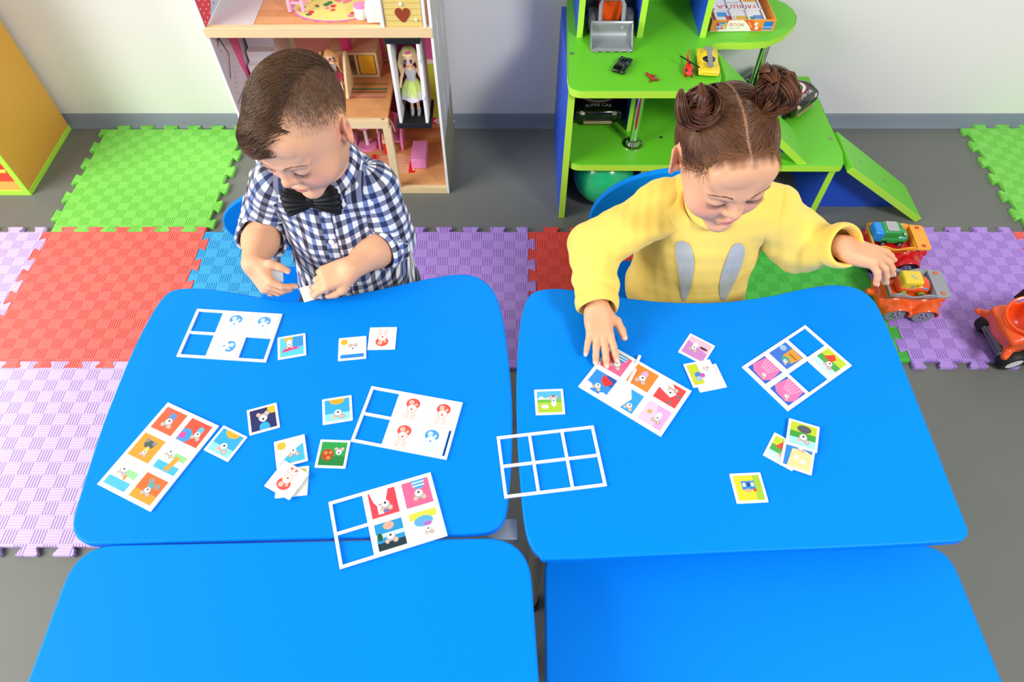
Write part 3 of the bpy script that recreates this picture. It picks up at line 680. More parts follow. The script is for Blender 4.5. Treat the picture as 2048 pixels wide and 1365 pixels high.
m_skin_d = mat('doll_skin', '#f6c9a6', 0.4); m_blond = mat('doll_blond', '#f2d59a', 0.5, var=0.2, vscale=90, stretch=(1, 1, .1)); m_ginger = mat('doll_ginger', '#e3a868', 0.5, var=0.25, vscale=90, stretch=(1, 1, .1))
HX, HY = -0.80, 1.662
H_ = thing('dollhouse', 'three-storey wooden dollhouse with white walls and a lift, behind the checked-shirt child', 'dollhouse', (HX, HY, 0))
WX, WD = 0.585, 0.325
def hb(name, m, x0, x1, y0, y1, z0, z1, bev=0.001, par=None):
    b = MB(); b.bb(x0, x1, y0, y1, z0, z1); return b.build(name, m, par or H_, bev)
lw = hb('side_wall', m_whitep, -0.008, 0.0, 0, WD, 0, 0.98)
rw = hb('side_wall', m_whitep, WX, WX + 0.008, 0, WD, 0, 0.98)
bw = hb('back_wall', mat('cream_board', '#f0ead2', 0.6), 0, WX, WD - 0.006, WD, 0, 0.98)
gf = hb('ground_floor', m_plank, 0, WX, 0.016, WD - 0.006, 0.006, 0.02)
hb('front_board', m_pine, 0, WX, 0, 0.016, 0, 0.024)
mf = hb('middle_floor', m_plank, 0, 0.428, 0.016, WD - 0.006, 0.268, 0.28)
hb('front_board', m_pine, 0, 0.432, 0, 0.016, 0.256, 0.284)
hb('post', m_pine, 0.412, 0.436, 0, 0.018, 0.024, 0.256)
tf = hb('top_floor', m_plank, 0, WX, 0.016, WD - 0.006, 0.552, 0.566)
hb('front_board', m_pine, -0.008, WX + 0.006, -0.002, 0.016, 0.545, 0.572)
hb('upper_front_board', m_pine, -0.008, WX + 0.006, -0.002, 0.016, 0.95, 0.98)
b = MB(); b.lathe([(0.0045, 0), (0.0045, 0.001)], (0.416, 0.008, 0.284), 10); b.build('dowel_plug', mat('grey_plug', '#8d8a72', 0.6), H_)
# printed wallpaper (flat print on the walls)
def fnB(x, y, z): return (x, WD - 0.0065 - z, y)       # back wall
def fnL(x, y, z): return (0.0004 + z, x, y)            # inner left wall
def fnR(x, y, z): return (WX - 0.0004 - z, x, y)       # inner right wall
def fnRo(x, y, z): return (WX + 0.0084 + z, x, y)      # outer right wall
def rect(x0, x1, y0, y1): return [(x0, y0), (x1, y0), (x1, y1), (x0, y1)]
p = MB(); lay_ = {}
def pr_(poly, col, fn):
    n_, last = lay_.get(fn, (0, None)); n_ += (col != last); lay_[fn] = (n_, col)
    p.col = col; p.flat(poly, 0.0001 + 0.00002 * n_, fn)
# ground floor back wall
pr_(rect(0, WX, 0.02, 0.268), '#f0568f', fnB); pr_(rect(0.0, 0.30, 0.06, 0.268), '#2f6fa8', fnB); pr_(rect(0.30, 0.42, 0.06, 0.268), '#7e2238', fnB)
pr_(rect(0.49, WX, 0.06, 0.268), '#c9da3a', fnB); pr_(rect(0, WX, 0.032, 0.062), '#e54a6b', fnB)
for i in range(15):
    cx = 0.02 + i * 0.04; pr_([(cx - 0.019, 0.047), (cx, 0.033), (cx + 0.019, 0.047), (cx, 0.061)], '#f6ece6', fnB)
pr_(rect(0, WX, 0.02, 0.034), '#e6b27c', fnB); pr_(rect(0.43, 0.465, 0.10, 0.22), '#6a5646', fnB); pr_(rect(0.43, 0.465, 0.15, 0.175), '#f08a35', fnB)
# middle floor back wall
pr_(rect(0, 0.13, 0.284, 0.552), '#eef0cf', fnB); pr_(rect(0.11, 0.27, 0.284, 0.552), '#f6aaa2', fnB); pr_(rect(0.11, 0.24, 0.395, 0.407), '#c02936', fnB)
pr_(rect(0.205, 0.245, 0.395, 0.47), '#d42634', fnB)
for i in range(18): pr_(disc(0.115 + i * 0.007, 0.401, 0.0013, 5), '#f6dcd4', fnB)
for x in (0.115, 0.12, 0.127, 0.18, 0.19, 0.2, 0.215, 0.225): pr_(rect(x, x + 0.003, 0.36, 0.412), '#6e1420', fnB)
pr_(disc(0.22, 0.43, 0.012), '#efd9c6', fnB); pr_(disc(0.236, 0.45, 0.006), '#f08a8f', fnB)
pr_(rect(0.27, 0.43, 0.284, 0.552), '#ee7398', fnB); pr_(rect(0.35, 0.37, 0.38, 0.552), '#f4a0b4', fnB); pr_(rect(0.395, 0.412, 0.284, 0.552), '#b9cf3e', fnB); pr_(rect(0.412, 0.44, 0.284, 0.552), '#c22f3d', fnB)
for i in range(4): pr_(disc(0.403, 0.34 + i * 0.05, 0.006), '#d93a2c', fnB)
pr_(rect(0.44, WX, 0.284, 0.552), '#e85f9f', fnB)
# top floor back wall
pr_(rect(0, WX, 0.572, 0.95), '#f6d9e4', fnB)
# inner left wall: bird cage, pink curtain; upstairs red dotted print and pale blue cloth
pr_(rect(0.004, WD - 0.01, 0.02, 0.545), '#d8d2dc', fnL)
pr_([(0.10, 0.53), (0.19, 0.545), (0.16, 0.36), (0.21, 0.26), (0.15, 0.30), (0.12, 0.40)], '#f0699f', fnL)
pr_([(0.02, 0.50), (0.05, 0.53), (0.08, 0.45), (0.03, 0.40), (0.028, 0.41), (0.073, 0.452), (0.048, 0.51)], '#6b6470', fnL)
for i in range(9): pr_(rect(0.02 + i * 0.012, 0.0222 + i * 0.012, 0.16, 0.33), '#7d7682', fnL)
pr_(rect(0.015, 0.125, 0.33, 0.336), '#7d7682', fnL); pr_(rect(0.015, 0.125, 0.24, 0.244), '#7d7682', fnL)
for i in range(7):
    cx, cy, r = 0.04 + 0.018 * (i % 3), 0.36 + 0.022 * i, 0.011
    for j in range(14):
        a0, a1 = 2 * PI * j / 16, 2 * PI * (j + 1) / 16
        pr_([(cx + r * math.cos(a0), cy + r * math.sin(a0)), (cx + r * math.cos(a1), cy + r * math.sin(a1)), (cx + (r - .0015) * math.cos(a1), cy + (r - .0015) * math.sin(a1)), (cx + (r - .0015) * math.cos(a0), cy + (r - .0015) * math.sin(a0))], '#8f8796', fnL)
pr_(rect(0.002, WD - 0.01, 0.572, 0.94), '#dd3f4e', fnL)
for i in range(14):
    for j in range(20): pr_(rect(0.008 + i * 0.022 + (j % 2) * 0.011, 0.014 + i * 0.022 + (j % 2) * 0.011, 0.58 + j * 0.017, 0.5835 + j * 0.017), '#f7dfe0', fnL)
pr_(disc(0.09, 0.76, 0.022, 12, 0.034), '#e8862c', fnL)
pr_([(0.05, 0.572), (0.30, 0.572), (0.30, 0.74), (0.24, 0.70)], '#b7cfdc', fnL)
for i in range(9): pr_(disc(0.10 + 0.022 * i, 0.585 + 0.011 * (i % 5), 0.004, 6), '#cc4a4f', fnL)
# inner right wall print
for i, c in enumerate(('#d94b56', '#b8cfc8', '#d3cbb9', '#b26a35', '#cbd4d6', '#b58b62', '#cbd845')): pr_(rect(0.02, 0.14, 0.49 - i * 0.062, 0.552 - i * 0.062), c, fnR)
pr_(rect(0.14, WD - 0.01, 0.02, 0.552), '#d9b0b8', fnR)
# outer right wall: pale green print with white lozenges
pr_(rect(0.0, WD, 0.0, 0.98), '#d8d6bc', fnRo); pr_(rect(0.0, WD, 0.0, 0.2), '#9c9a72', fnRo)
for (cy, cz) in ((0.09, 0.50), (0.10, 0.26), (0.22, 0.46), (0.22, 0.22), (0.09, 0.74), (0.22, 0.70)): pr_([(cy - 0.018, cz), (cy, cz - 0.085), (cy + 0.018, cz), (cy, cz + 0.085)], '#f2eef4', fnRo)
# rugs printed on the floors
def fnG(z0): return lambda x, y, z: (x, y, z0 + z)
f2 = fnG(0.2801)
for i, (c, w) in enumerate((('#9a8a4a', 3), ('#7d5a2c', 4), ('#b9a05a', 3), ('#cf8d56', 6), ('#177a55', 7), ('#c9764a', 6), ('#8e3b25', 5), ('#4f7f73', 3), ('#d98c7a', 6), ('#c96f75', 5), ('#a85a4a', 3))): pr_(rect(0.29, 0.412, 0.198 - i * 0.0078 - w * 0.001, 0.198 - i * 0.0078), c, f2)
f3 = fnG(0.5662)
pr_([(0.318 + (0.118 + 0.004 * math.cos(20 * a)) * math.cos(a), 0.115 + (0.078 + 0.004 * math.cos(20 * a)) * math.sin(a)) for a in [2 * PI * i / 120 for i in range(120)]], '#ef6f9f', f3)
pr_(disc(0.318, 0.115, 0.112, 48, 0.072), '#a9b6d8', f3); pr_(disc(0.318, 0.115, 0.108, 48, 0.069), '#e6dc7e', f3)
for i in range(26):
    a = rng.uniform(0, 2 * PI); q = math.sqrt(rng.uniform(0, .85)); x, y = 0.318 + q * 0.1 * math.cos(a), 0.115 + q * 0.062 * math.sin(a)
    pr_(disc(x, y, rng.uniform(.005, .009), 9), ['#d9364a', '#ef7f9c', '#2f7f4a', '#e8584a'][i % 4], f3)
pr_([(0, 0.02), (0.118, 0.02), (0.118, 0.30), (0, 0.30)], '#d9d4d6', f3)
f1 = fnG(0.0201)
pr_(rect(0.345, 0.470, 0.08, 0.17), '#e8d7a8', f1); pr_(rect(0.452, 0.474, 0.078, 0.172), '#e0241c', f1); pr_(rect(0.32, 0.335, 0.078, 0.172), '#e0241c', f1)
for i in range(11): y = 0.083 + i * 0.008; pr_([(0.33, y), (0.37, y + 0.004), (0.41, y - 0.002), (0.452, y + 0.003), (0.452, y + 0.006), (0.41, y + 0.001), (0.37, y + 0.0075), (0.33, y + 0.004)], '#d8261e', f1)
for i in range(3): pr_(disc(0.468, 0.095 + i * 0.012, 0.004, 8), '#f6ece0', f1)
p.build('wallpaper_print', m_print, H_, smooth=0, fix=False)
# stairs
st = MB()
for i in range(8): st.bb(0.05 - 0.0, 0.105, 0.20 - i * 0.0, WD - 0.01, 0.28 + i * 0.03, 0.31 + i * 0.03) if False else st.bb(0.010, 0.092, 0.10 + i * 0.024, WD - 0.01, 0.28 + i * 0.03, 0.31 + i * 0.03)
st.build('staircase', m_whitep, H_, 0.001)
# lift
b = MB(); b.bb(0.462, 0.556, -0.004, 0.11, 0.529, 0.5445); b.build('lift_roof', m_black, H_, 0.001)
lf = MB(); lf.bb(0.458, 0.560, -0.006, 0.115, 0.262, 0.278); lf = lf.build('lift_floor', m_black, H_, 0.001)
for x in (0.466, 0.544): b = MB(); b.bb(x, x + 0.009, -0.002, 0.108, 0.278, 0.529); b.build('lift_wall', m_whitep, H_, 0.001)
b = MB(); b.bb(0.475, 0.544, 0.100, 0.106, 0.278, 0.529); lb = b.build('lift_back', mat('hot_pink_board', '#e0489a', 0.5), H_)
b = MB(); b.col = '#b32468'
for i in range(3):
    for j in range(10):
        cx, cz = 0.487 + i * 0.022, 0.29 + j * 0.025
        b.flat([(cx, cz - .006), (cx + .006, cz + .001), (cx + .0045, cz + .005), (cx, cz + .002), (cx - .0045, cz + .005), (cx - .006, cz + .001)], 0, lambda x, y, z: (x, 0.0997 - z, y))
b.build('heart_print', m_print, lb, smooth=0, fix=False)
b = MB(); b.tube([(0.5455, -0.004, 0.36), (0.552, -0.004, 0.375), (0.553, -0.004, 0.47), (0.546, -0.004, 0.485)], 0.003, 6); b.build('lift_rail', m_whitep, H_)
# balcony door with a heart and a white post, upstairs
hb('partition', m_whitep, 0.458, 0.468, 0.0, 0.20, 0.572, 0.80)
hb('balcony_post', m_whitep, 0.569, 0.577, 0.0, 0.012, 0.572, 0.80)
bd = hb('balcony_door', mat('straw_board', '#e8cf7a', 0.5), 0.472, 0.567, 0.004, 0.010, 0.573, 0.73)
m_groove = mat('straw_groove', '#b99a45', 0.6)
for i in range(7): hb('plank_groove', m_groove, 0.472, 0.567, 0.0034, 0.0045, 0.588 + i * 0.016, 0.5888 + i * 0.016, 0, bd)
hp = smooth_closed([(0, -0.021), (0.012, -0.010), (0.019, 0.002), (0.018, 0.012), (0.010, 0.017), (0.003, 0.014), (0, 0.008), (-0.003, 0.014), (-0.010, 0.017), (-0.018, 0.012), (-0.019, 0.002), (-0.012, -0.010)], 4)
b = MB(); b.prism(hp, 0, 0.0015, lambda x, y, z: (0.519 + x, 0.0038 - z, 0.606 + y)); b.build('heart', mat('chestnut_paint', '#99401f', 0.5), bd)
b = MB(); b.ell((0.552, 0.002, 0.592), (0.004, 0.003, 0.004), 10); b.build('knob', m_whitep, bd); b = MB(); b.ell((0.517, 0.002, 0.633), (0.005, 0.003, 0.005), 10); b.build('knob', m_whitep, bd)

# ------------------------------------------------------------------ doll furniture (each can be lifted out)
def HT(name, label, cat, x, y, z, rz=0, group=None): return thing(name, label, cat, (HX + x, HY + y, z), rz, group)
t = HT('toy_sideboard', 'pine toy sideboard with a yellow door on the middle dollhouse floor', 'sideboard', 0.311, 0.264, 0.2805)
for (x0, x1, y0, y1, z0, z1, nm) in ((-.073, .073, -.040, .040, 0.076, 0.0842, 'top'), (-.073, .073, -.040, .040, 0, 0.008, 'base'), (-.073, -.065, -.040, .040, .008, .076, 'side'), (.065, .073, -.040, .040, .008, .076, 'side'), (.002, .010, -.040, .040, .008, .076, 'divider'), (-.065, .065, .034, .040, .008, .076, 'back')):
    b = MB(); b.bb(x0, x1, y0, y1, z0, z1); b.build(nm, m_pine, t, 0.001)
b = MB(); b.bb(0.013, 0.062, -0.037, -0.033, 0.011, 0.073); dr = b.build('door', mat('sun_yellow_paint', '#ffc02a', 0.4), t, 0.001)
b = MB(); b.ell((0.021, -0.039, 0.044), (0.004, 0.003, 0.004), 10); b.build('knob', m_pine, dr)
t = HT('toy_flowerpot', 'bright pink toy flowerpot standing on the pine sideboard', 'flowerpot', 0.292, 0.246, 0.3650)
b = MB(); b.lathe([(0.015, 0), (0.0155, 0.002), (0.019, 0.04), (0.0195, 0.044), (0.016, 0.044), (0.015, 0.038)], n=20); b.build('pot', m_rose, t)
b = MB()
for i in range(9): a = i * 2.4; b.ell((0.008 * math.cos(a), 0.008 * math.sin(a), 0.05 + 0.004 * (i % 3)), (0.006, 0.006, 0.011), 8)
b.build('leaves', mat('toy_leaf', '#1f6d45', 0.5), t)
t = HT('toy_armchair', 'pine toy armchair holding the ginger-haired doll', 'armchair', 0.262, 0.168, 0.2805)
for sx in (-1, 1):
    b = MB(); b.prism(smooth_closed([(-0.062, 0.004), (-0.058, 0.02), (-0.03, 0.07), (0.0, 0.105), (0.02, 0.112), (0.034, 0.10), (0.036, 0.06), (0.036, 0.0), (0.0, 0.0), (-0.04, 0.0)], 4), -0.004, 0.004, lambda x, y, z, s=sx: (s * 0.036 + z, x, y)); b.build('side_panel', m_pine, t, 0.001)
b = MB(); b.bb(-.032, .032, -.03, .03, .03, .038); b.build('seat', m_pine, t, .001)
b = MB(); b.bb(-.032, .032, .026, .033, .038, .105); b.build('backrest', m_pine, t, .001)
def doll(t, hair, dress, skirt, sitting=False, shoes=None, h=0.22):
    s = h / 0.22
    S = lambda *q: tuple(v * s for v in q)
    b = MB()
    if not sitting:
        for e in (-1, 1): b.tube([S(e * .009, 0, .006), S(e * .0085, -.001, .05), S(e * .010, 0, .095)], [.004 * s, .005 * s, .008 * s], 8)
        b.tube([S(0, 0, .09), S(0, 0, .115), S(0, 0, .14), S(0, 0, .152)], [.014 * s, .010 * s, .015 * s, .006 * s], 10); Z = 0
    else:
        for e in (-1, 1): b.tube([S(e * .009, -.055, .02), S(e * .009, -.05, .055), S(e * .010, 0, .06)], [.004 * s, .006 * s, .008 * s], 8)
        b.tube([S(0, 0, .06), S(0, 0.004, .085), S(0, .004, .11), S(0, .004, .122)], [.013 * s, .010 * s, .015 * s, .006 * s], 10); Z = -.03
    zc = .172 + Z
    b.tube([S(0, 0, .148 + Z), S(0, 0, .162 + Z)], .005 * s, 8); b.ell(S(0, -.001, zc), S(.019, .0185, .021), 14); b.ell(S(0, -.006, zc - .01), S(.012, .012, .012), 10)
    for e in (-1, 1): b.tube([S(e * .016, 0, .14 + Z), S(e * .026, -.002, .115 + Z), S(e * .032, -.008, .088 + Z)], [.005 * s, .004 * s, .0035 * s], 8)
    b.build('body', m_skin_d, t)
    b = MB(); b.ell(S(0, .006, zc + .006), S(.0215, .020, .021), 14)
    for e in (-1, 1): b.tube([S(e * .016, .004, zc + .008), S(e * .025, .006, zc - .025), S(e * .024, .008, zc - .062)], [.008 * s, .009 * s, .004 * s], 8)
    b.tube([S(-.012, -.014, zc + .016), S(0, -.019, zc + .013), S(.012, -.014, zc + .016)], .005 * s, 8)
    b.build('hair', hair, t)
    b = MB()
    for e in (-1, 1): b.ell(S(e * .0075, -.0185, zc - .003), S(.0042, .0016, .0048), 10)
    b.build('eye_print', mat('doll_eye', '#3c4f86', 0.3), t)
    b = MB()
    for e in (-1, 1): b.tube([S(e * .003, -.0193, zc + .0015), S(e * .0075, -.0198, zc + .004), S(e * .012, -.0178, zc + .001)], .0008 * s, 5)
    b.build('eyelash_print', m_black, t)
    b = MB(); b.ell(S(0, -.0182, zc - .0135), S(.003, .0012, .0013), 8); b.build('mouth_print', mat('doll_lip', '#d9687a', 0.4), t)
    if dress is not None:
        b = MB(); zt = .142 + Z; b.lathe([(.0145 * s, zt * s), (.0165 * s, (zt - .008) * s), (.0125 * s, (zt - .025) * s), (.014 * s, (zt - .032) * s)], n=16); b.build('bodice', dress, t)
    if skirt is not None:
        prof = [(.013, .112), (.024, .095), (.031, .078), (.033, .066)]
        b = MB(); n = 40
        vs = [(r * s * (1 + .07 * math.sin(9 * 2 * PI * i / n) * (j / 3)) * math.cos(2 * PI * i / n), r * .8 * s * (1 + .07 * math.sin(9 * 2 * PI * i / n) * (j / 3)) * math.sin(2 * PI * i / n), z * s) for j, (r, z) in enumerate(prof) for i in range(n)]
        b.add(vs, [(j * n + i, j * n + (i + 1) % n, (j + 1) * n + (i + 1) % n, (j + 1) * n + i) for j in range(3) for i in range(n)]); sk = b.build('skirt', skirt, t)
        prof = [(.030, .080), (.033, .066), (.0345, .055)]
        b = MB(); vs = [(r * s * (1 + .05 * math.sin(9 * 2 * PI * i / n)) * math.cos(2 * PI * i / n), r * .8 * s * math.sin(2 * PI * i / n), (z + .003 * math.sin(5 * 2 * PI * i / n)) * s) for j, (r, z) in enumerate(prof) for i in range(n)]
        b.add(vs, [(j * n + i, j * n + (i + 1) % n, (j + 1) * n + (i + 1) % n, (j + 1) * n + i) for j in range(2) for i in range(n)]); b.build('hem', mat('sheer_white', '#e6e2ee', 0.5), sk)
    if shoes is not None:
        for e in (-1, 1):
            b = MB()
            if not sitting: b.tube([S(e * .009, 0, .018), S(e * .009, 0, .006), S(e * .009, -.014, .003)], [.006 * s, .0055 * s, .004 * s], 8)
            else: b.tube([S(e * .009, -.052, .045), S(e * .009, -.055, .004)], [.0065 * s, .0055 * s], 8)
            b.build('boot', shoes, t)
m_silver = mat('silver_glitter', '#cfd3d6', 0.35, 0.4, bump=0.6, bscale=900)
t = HT('doll', 'blonde doll in a lime green and white dress standing in the dollhouse lift', 'doll', 0.512, 0.045, 0.2785, 0.0)
doll(t, m_blond, m_silver, mat('lime_fabric', '#cbe07a', 0.6), False, m_silver, 0.235)
b = MB(); b.ell((0.004, -0.017, 0.204), (0.006, 0.004, 0.007), 8); b.build('pink_streak', mat('pink_streak', '#e0459a', 0.5), t)
t = HT('doll', 'ginger-haired doll in a silver top and pink skirt sitting in the pine armchair', 'doll', 0.258, 0.165, 0.284, 0.5)
doll(t, m_ginger, m_silver, None, True, None, 0.165)
b = MB(); b.ell((0.0, -0.016, 0.047), (0.020, 0.028, 0.010), 12); b.build('skirt', m_rose, t)
# ground floor
t = HT('toy_lamp', 'pink toy pedestal lamp with a round shade on the dollhouse ground floor', 'lamp', 0.300, 0.215, 0.0205)
b = MB(); b.lathe([(0.033, 0), (0.033, 0.007), (0.031, 0.009)], n=24); b.build('base', m_pink, t)
b = MB(); b.tube([(0, 0, 0.009), (0, 0, 0.085)], 0.006, 12); b.build('pole', m_whitep, t)
b = MB(); b.lathe([(0.018, 0.08), (0.026, 0.085), (0.029, 0.098), (0.026, 0.113), (0.016, 0.12)], n=24); b.build('shade', m_pink, t)
t = HT('toy_chair', 'pink toy armchair holding the doll in red boots', 'armchair', 0.385, 0.225, 0.0205)
b = MB(); b.bb(-.034, .034, -.028, .03, .028, .036); b.build('seat', m_pink, t, .002)
b = MB(); b.prism(smooth_closed([(-.036, .036), (-.04, .08), (-.03, .105), (0, .115), (.03, .105), (.04, .08), (.036, .036)], 4), .024, .031, lambda x, y, z: (x, z, y)); b.build('backrest', m_pink, t, .002)
for sx in (-1, 1):
    b = MB(); b.prism(smooth_closed([(-.034, .0), (-.036, .03), (-.022, .058), (.0, .075), (.03, .085), (.03, 0), (.018, 0), (0, .018), (-.02, 0)], 3), -.004, .004, lambda x, y, z, s=sx: (s * .038 + z, x, y)); b.build('arm', m_pink, t, .001)
t = HT('doll', 'doll in a brown top with red boots sitting in the pink armchair', 'doll', 0.372, 0.220, 0.026, 0.1)
doll(t, mat('doll_red_hair', '#b02b22', 0.5), mat('brown_fabric', '#7a4a2c', 0.7), None, True, mat('red_vinyl', '#e3281f', 0.3), 0.21)
b = MB(); b.ell((0, -.012, .066), (.018, .022, .012), 12); b.build('shorts', mat('brown_fabric', '#7a4a2c'), t)
t = tag(MB().bb(-.025, .025, -.05, .05, 0, .038).build('toy_bench', mat('orchid_paint', '#e48fc8', 0.45), None, .002), 'plain pink toy block bench at the right of the dollhouse ground floor', 'bench'); t.location = (HX + .487, HY + .148, .0205)
t = tag(MB().bb(-.02, .02, -.02, .02, 0, .03).build('toy_pouffe', mat('orchid_paint', '#e48fc8'), None, .002), 'small pink toy pouffe beside the pedestal lamp base', 'pouffe'); t.location = (HX + .243, HY + .235, .0205)
# top floor
t = HT('toy_ladder_chair', 'pale pink toy high chair frame on the top dollhouse floor', 'high chair', 0.222, 0.108, 0.5668)
m_pp = mat('pale_pink_paint', '#f8b6d2', 0.4)
for sx in (-1, 1):
    b = MB(); b.box((sx * .018, -.016, .045), (.010, .008, .09), RX(-.15)); b.build('leg', m_pp, t, .002)
    b = MB(); b.box((sx * .018, .016, .045), (.010, .008, .09), RX(.15)); b.build('leg', m_pp, t, .002)
b = MB(); b.tube([(-.016, -.017, .022), (.016, -.017, .022)], .0035, 8); b.build('rung', m_pp, t)
b = MB(); b.bb(-.026, .026, -.016, .016, .088, .096); b.build('seat', m_pp, t, .002)
t = HT('toy_stool', 'round white toy stool with a pink cushion top', 'stool', 0.400, 0.062, 0.5668)
b = MB(); b.lathe([(.017, 0), (.0185, .003), (.0185, .028), (.018, .03)], n=24); b.build('body', m_whitep, t)
b = MB(); b.lathe([(.018, .03), (.018, .033), (.016, .0345)], n=24); b.build('cushion', m_pink, t)
t = tag(MB().bb(-.019, .019, -.045, .045, 0, .05).build('toy_bathtub', m_whitep, None, .003, 3), 'white block-shaped toy bathtub beside the white partition upstairs', 'bathtub'); t.location = (HX + .437, HY + .075, .5668)
# ================================================================== green toy garage shelf
m_gr = mat('green_laminate', '#68ca2a', 0.42, spec=0.45, var=0.02); m_bl = mat('cobalt_laminate', '#2456d8', 0.4); m_lime = mat('lime_edge', '#a6e23a', 0.4)
m_chrome = mat('chrome', '#e8e8ea', 0.06, 1.0)
SX, SY = 0.165, 1.553
S_ = thing('toy_garage_shelf', 'lime green and blue toy garage shelf with ramps against the wall', 'shelf', (SX, SY, 0))
def loc(pts): return [(x - SX, y - SY) for x, y in pts]
def board(name, outline, z0, z1, par=None, rnd=None):
    o = loc(outline)
    b = MB(); b.prism(o, z0 + 0.0006, z1); t_ = b.build(name, m_gr, par or S_, 0.0008, 1)
    # lime edge band running round the board
    c = Vector((sum(p[0] for p in o) / len(o), sum(p[1] for p in o) / len(o)))
    e = MB(); n = len(o); vs = []
    for i in range(n):
        a, q, d = Vector(o[i - 1]), Vector(o[i]), Vector(o[(i + 1) % n]); tn = (d - a).normalized(); nm = Vector((tn.y, -tn.x))
        vs.append((q + nm * 0.0012).to_tuple())
    for z in (z0, z1 - 0.0004): e.v += [(p[0], p[1], z) for p in vs]
    e.f += [(i, (i + 1) % n, n + (i + 1) % n, n + i) for i in range(n)] + [tuple(range(n - 1, -1, -1))]; e.c += [None] * (n + 1)
    e.build('edge_band', m_lime, t_, smooth=40)
    return t_
BK = 1.985
deck = [(0.167, BK), (0.150, 1.60)] + rounded([(0.150, 1.60), (0.152, 1.529), (0.54, 1.529), (0.562, 1.60)], [0, 0.09, 0.03, 0], 8)[1:-1] + [(0.562, 1.60), (0.545, 1.70)]
deck += [(0.549, 1.735), (0.565, 1.752), (0.60, 1.757), (0.668, 1.756), (0.72, 1.764), (0.775, 1.80), (0.818, 1.85), (0.832, 1.89), (0.83, 1.93), (0.815, 1.965), (0.795, BK)]
d_ = board('upper_shelf', deck, 0.455, 0.476)
low = [(0.167, BK), (0.167, 1.62)] + rounded([(0.167, 1.62), (0.167, 1.545), (0.978, 1.540), (0.985, 1.60)], [0, 0.07, 0.02, 0], 8)[1:-1] + [(0.990, 1.60), (0.985, BK)]
board('lower_shelf', low, 0.198, 0.219)
def panel(name, x0, x1, y0, y1, z0, z1):
    b = MB(); b.bb(x0 - SX, x1 - SX, y0 - SY + 0.003, y1 - SY, z0, z1); o = b.build(name, m_bl, S_, 0.0008, 1)
    b = MB(); b.bb(x0 - SX - 0.0003, x1 - SX + 0.0003, y0 - SY, y0 - SY + 0.003, z0, z1); b.build('edge_band', m_lime, o); return o
panel('side_panel', 0.150, 0.168, 1.549, BK, 0, 0.455)
panel('upright', 0.352, 0.370, 1.70, BK, 0.219, 0.455)
panel('lower_upright', 0.395, 0.413, 1.585, BK, 0, 0.198)
panel('side_panel', 0.950, 0.968, 1.553, BK, 0, 0.198)
panel('upright', 0.183, 0.199, 1.78, BK, 0.476, 0.95); panel('upright', 0.353, 0.369, 1.78, BK, 0.476, 0.95); panel('upright', 0.531, 0.547, 1.78, BK, 0.476, 0.95)
board('top_shelf', [(0.183, BK), (0.183, 1.78), (0.547, 1.78), (0.547, BK)], 0.95, 0.97)
b = MB(); b.bb(0.199 - SX, 0.531 - SX, BK - 0.008 - SY, BK - SY, 0.476, 0.95); b.build('back_panel', m_gr, S_)
b = MB(); b.bb(0.168 - SX, 0.56 - SX, BK - 0.008 - SY, BK - SY, 0.219, 0.455); b.build('back_panel', m_gr, S_)
b = MB(); b.bb(0.168 - SX, 0.95 - SX, BK - 0.006 - SY, BK - SY, 0, 0.198); b.build('back_panel', m_bl, S_)
# ramps
def ramp(name, top, bot, yf0, yf1, yb0, yb1, th=0.02):
    (x0, z0), (x1, z1) = top, bot
    d = Vector((x1 - x0, z1 - z0)).normalized(); n = Vector((d.y, -d.x)); n = n if n.y < 0 else -n
    P = []
    for (x, z) in ((x0, z0), (x1, z1)):
        for off in (0, th): P.append((x + n.x * off - SX, z + n.y * off))
    f0, f1, b0, b1 = yf0 - SY, yf1 - SY, yb0 - SY, yb1 - SY
    vs = [(P[0][0], f0, P[0][1]), (P[0][0], b0, P[0][1]), (P[1][0], b0, P[1][1]), (P[1][0], f0, P[1][1]), (P[2][0], f1, P[2][1]), (P[2][0], b1, P[2][1]), (P[3][0], b1, P[3][1]), (P[3][0], f1, P[3][1])]
    b = MB(); b.add(vs, [(0, 1, 5, 4), (3, 7, 6, 2), (0, 4, 7, 3), (1, 2, 6, 5), (0, 3, 2, 1), (4, 5, 6, 7)]); o = b.build(name, m_gr, S_, 0.002, 2)
    e = MB(); k = 0.0012
    e.add([(P[0][0], f0 - k, P[0][1] - .0005), (P[2][0], f1 - k, P[2][1] - .0005), (P[3][0], f1 - k, P[3][1]), (P[1][0], f0 - k, P[1][1]), (P[0][0], f0 + .001, P[0][1] - .0005), (P[2][0], f1 + .001, P[2][1] - .0005), (P[3][0], f1 + .001, P[3][1]), (P[1][0], f0 + .001, P[1][1])], [(0, 1, 2, 3), (7, 6, 5, 4), (0, 4, 5, 1), (3, 2, 6, 7), (0, 3, 7, 4), (1, 5, 6, 2)]); e.build('edge_band', m_lime, o)
    for q in (0.2, 0.55, 0.85):
        x = P[0][0] + (P[2][0] - P[0][0]) * q; z = P[0][1] + (P[2][1] - P[0][1]) * q; yy = f0 + 0.45 * (b0 - f0)
        s = MB(); s.lathe([(0.004, 0), (0.004, 0.0006), (0.003, 0.001)], (x, yy, z), 10, RY(math.atan2(d.x, d.y) - PI / 2)); s.build('screw', m_screw, o)
    return o
ramp('upper_ramp', (0.572, 0.472), (0.868, 0.2215), 1.548, 1.548, 1.715, 1.70)
ramp('lower_ramp', (1.0, 0.219), (1.305, 0.014), 1.533, 1.533, 1.70, 1.685)
b = MB(); b.prism([(0.6 - SX, 0.22), (0.82 - SX, 0.22), (0.6 - SX, 0.41)], 1.60 - SY, 1.615 - SY, lambda x, y, z: (x, z, y)); b.build('ramp_support', m_bl, S_)
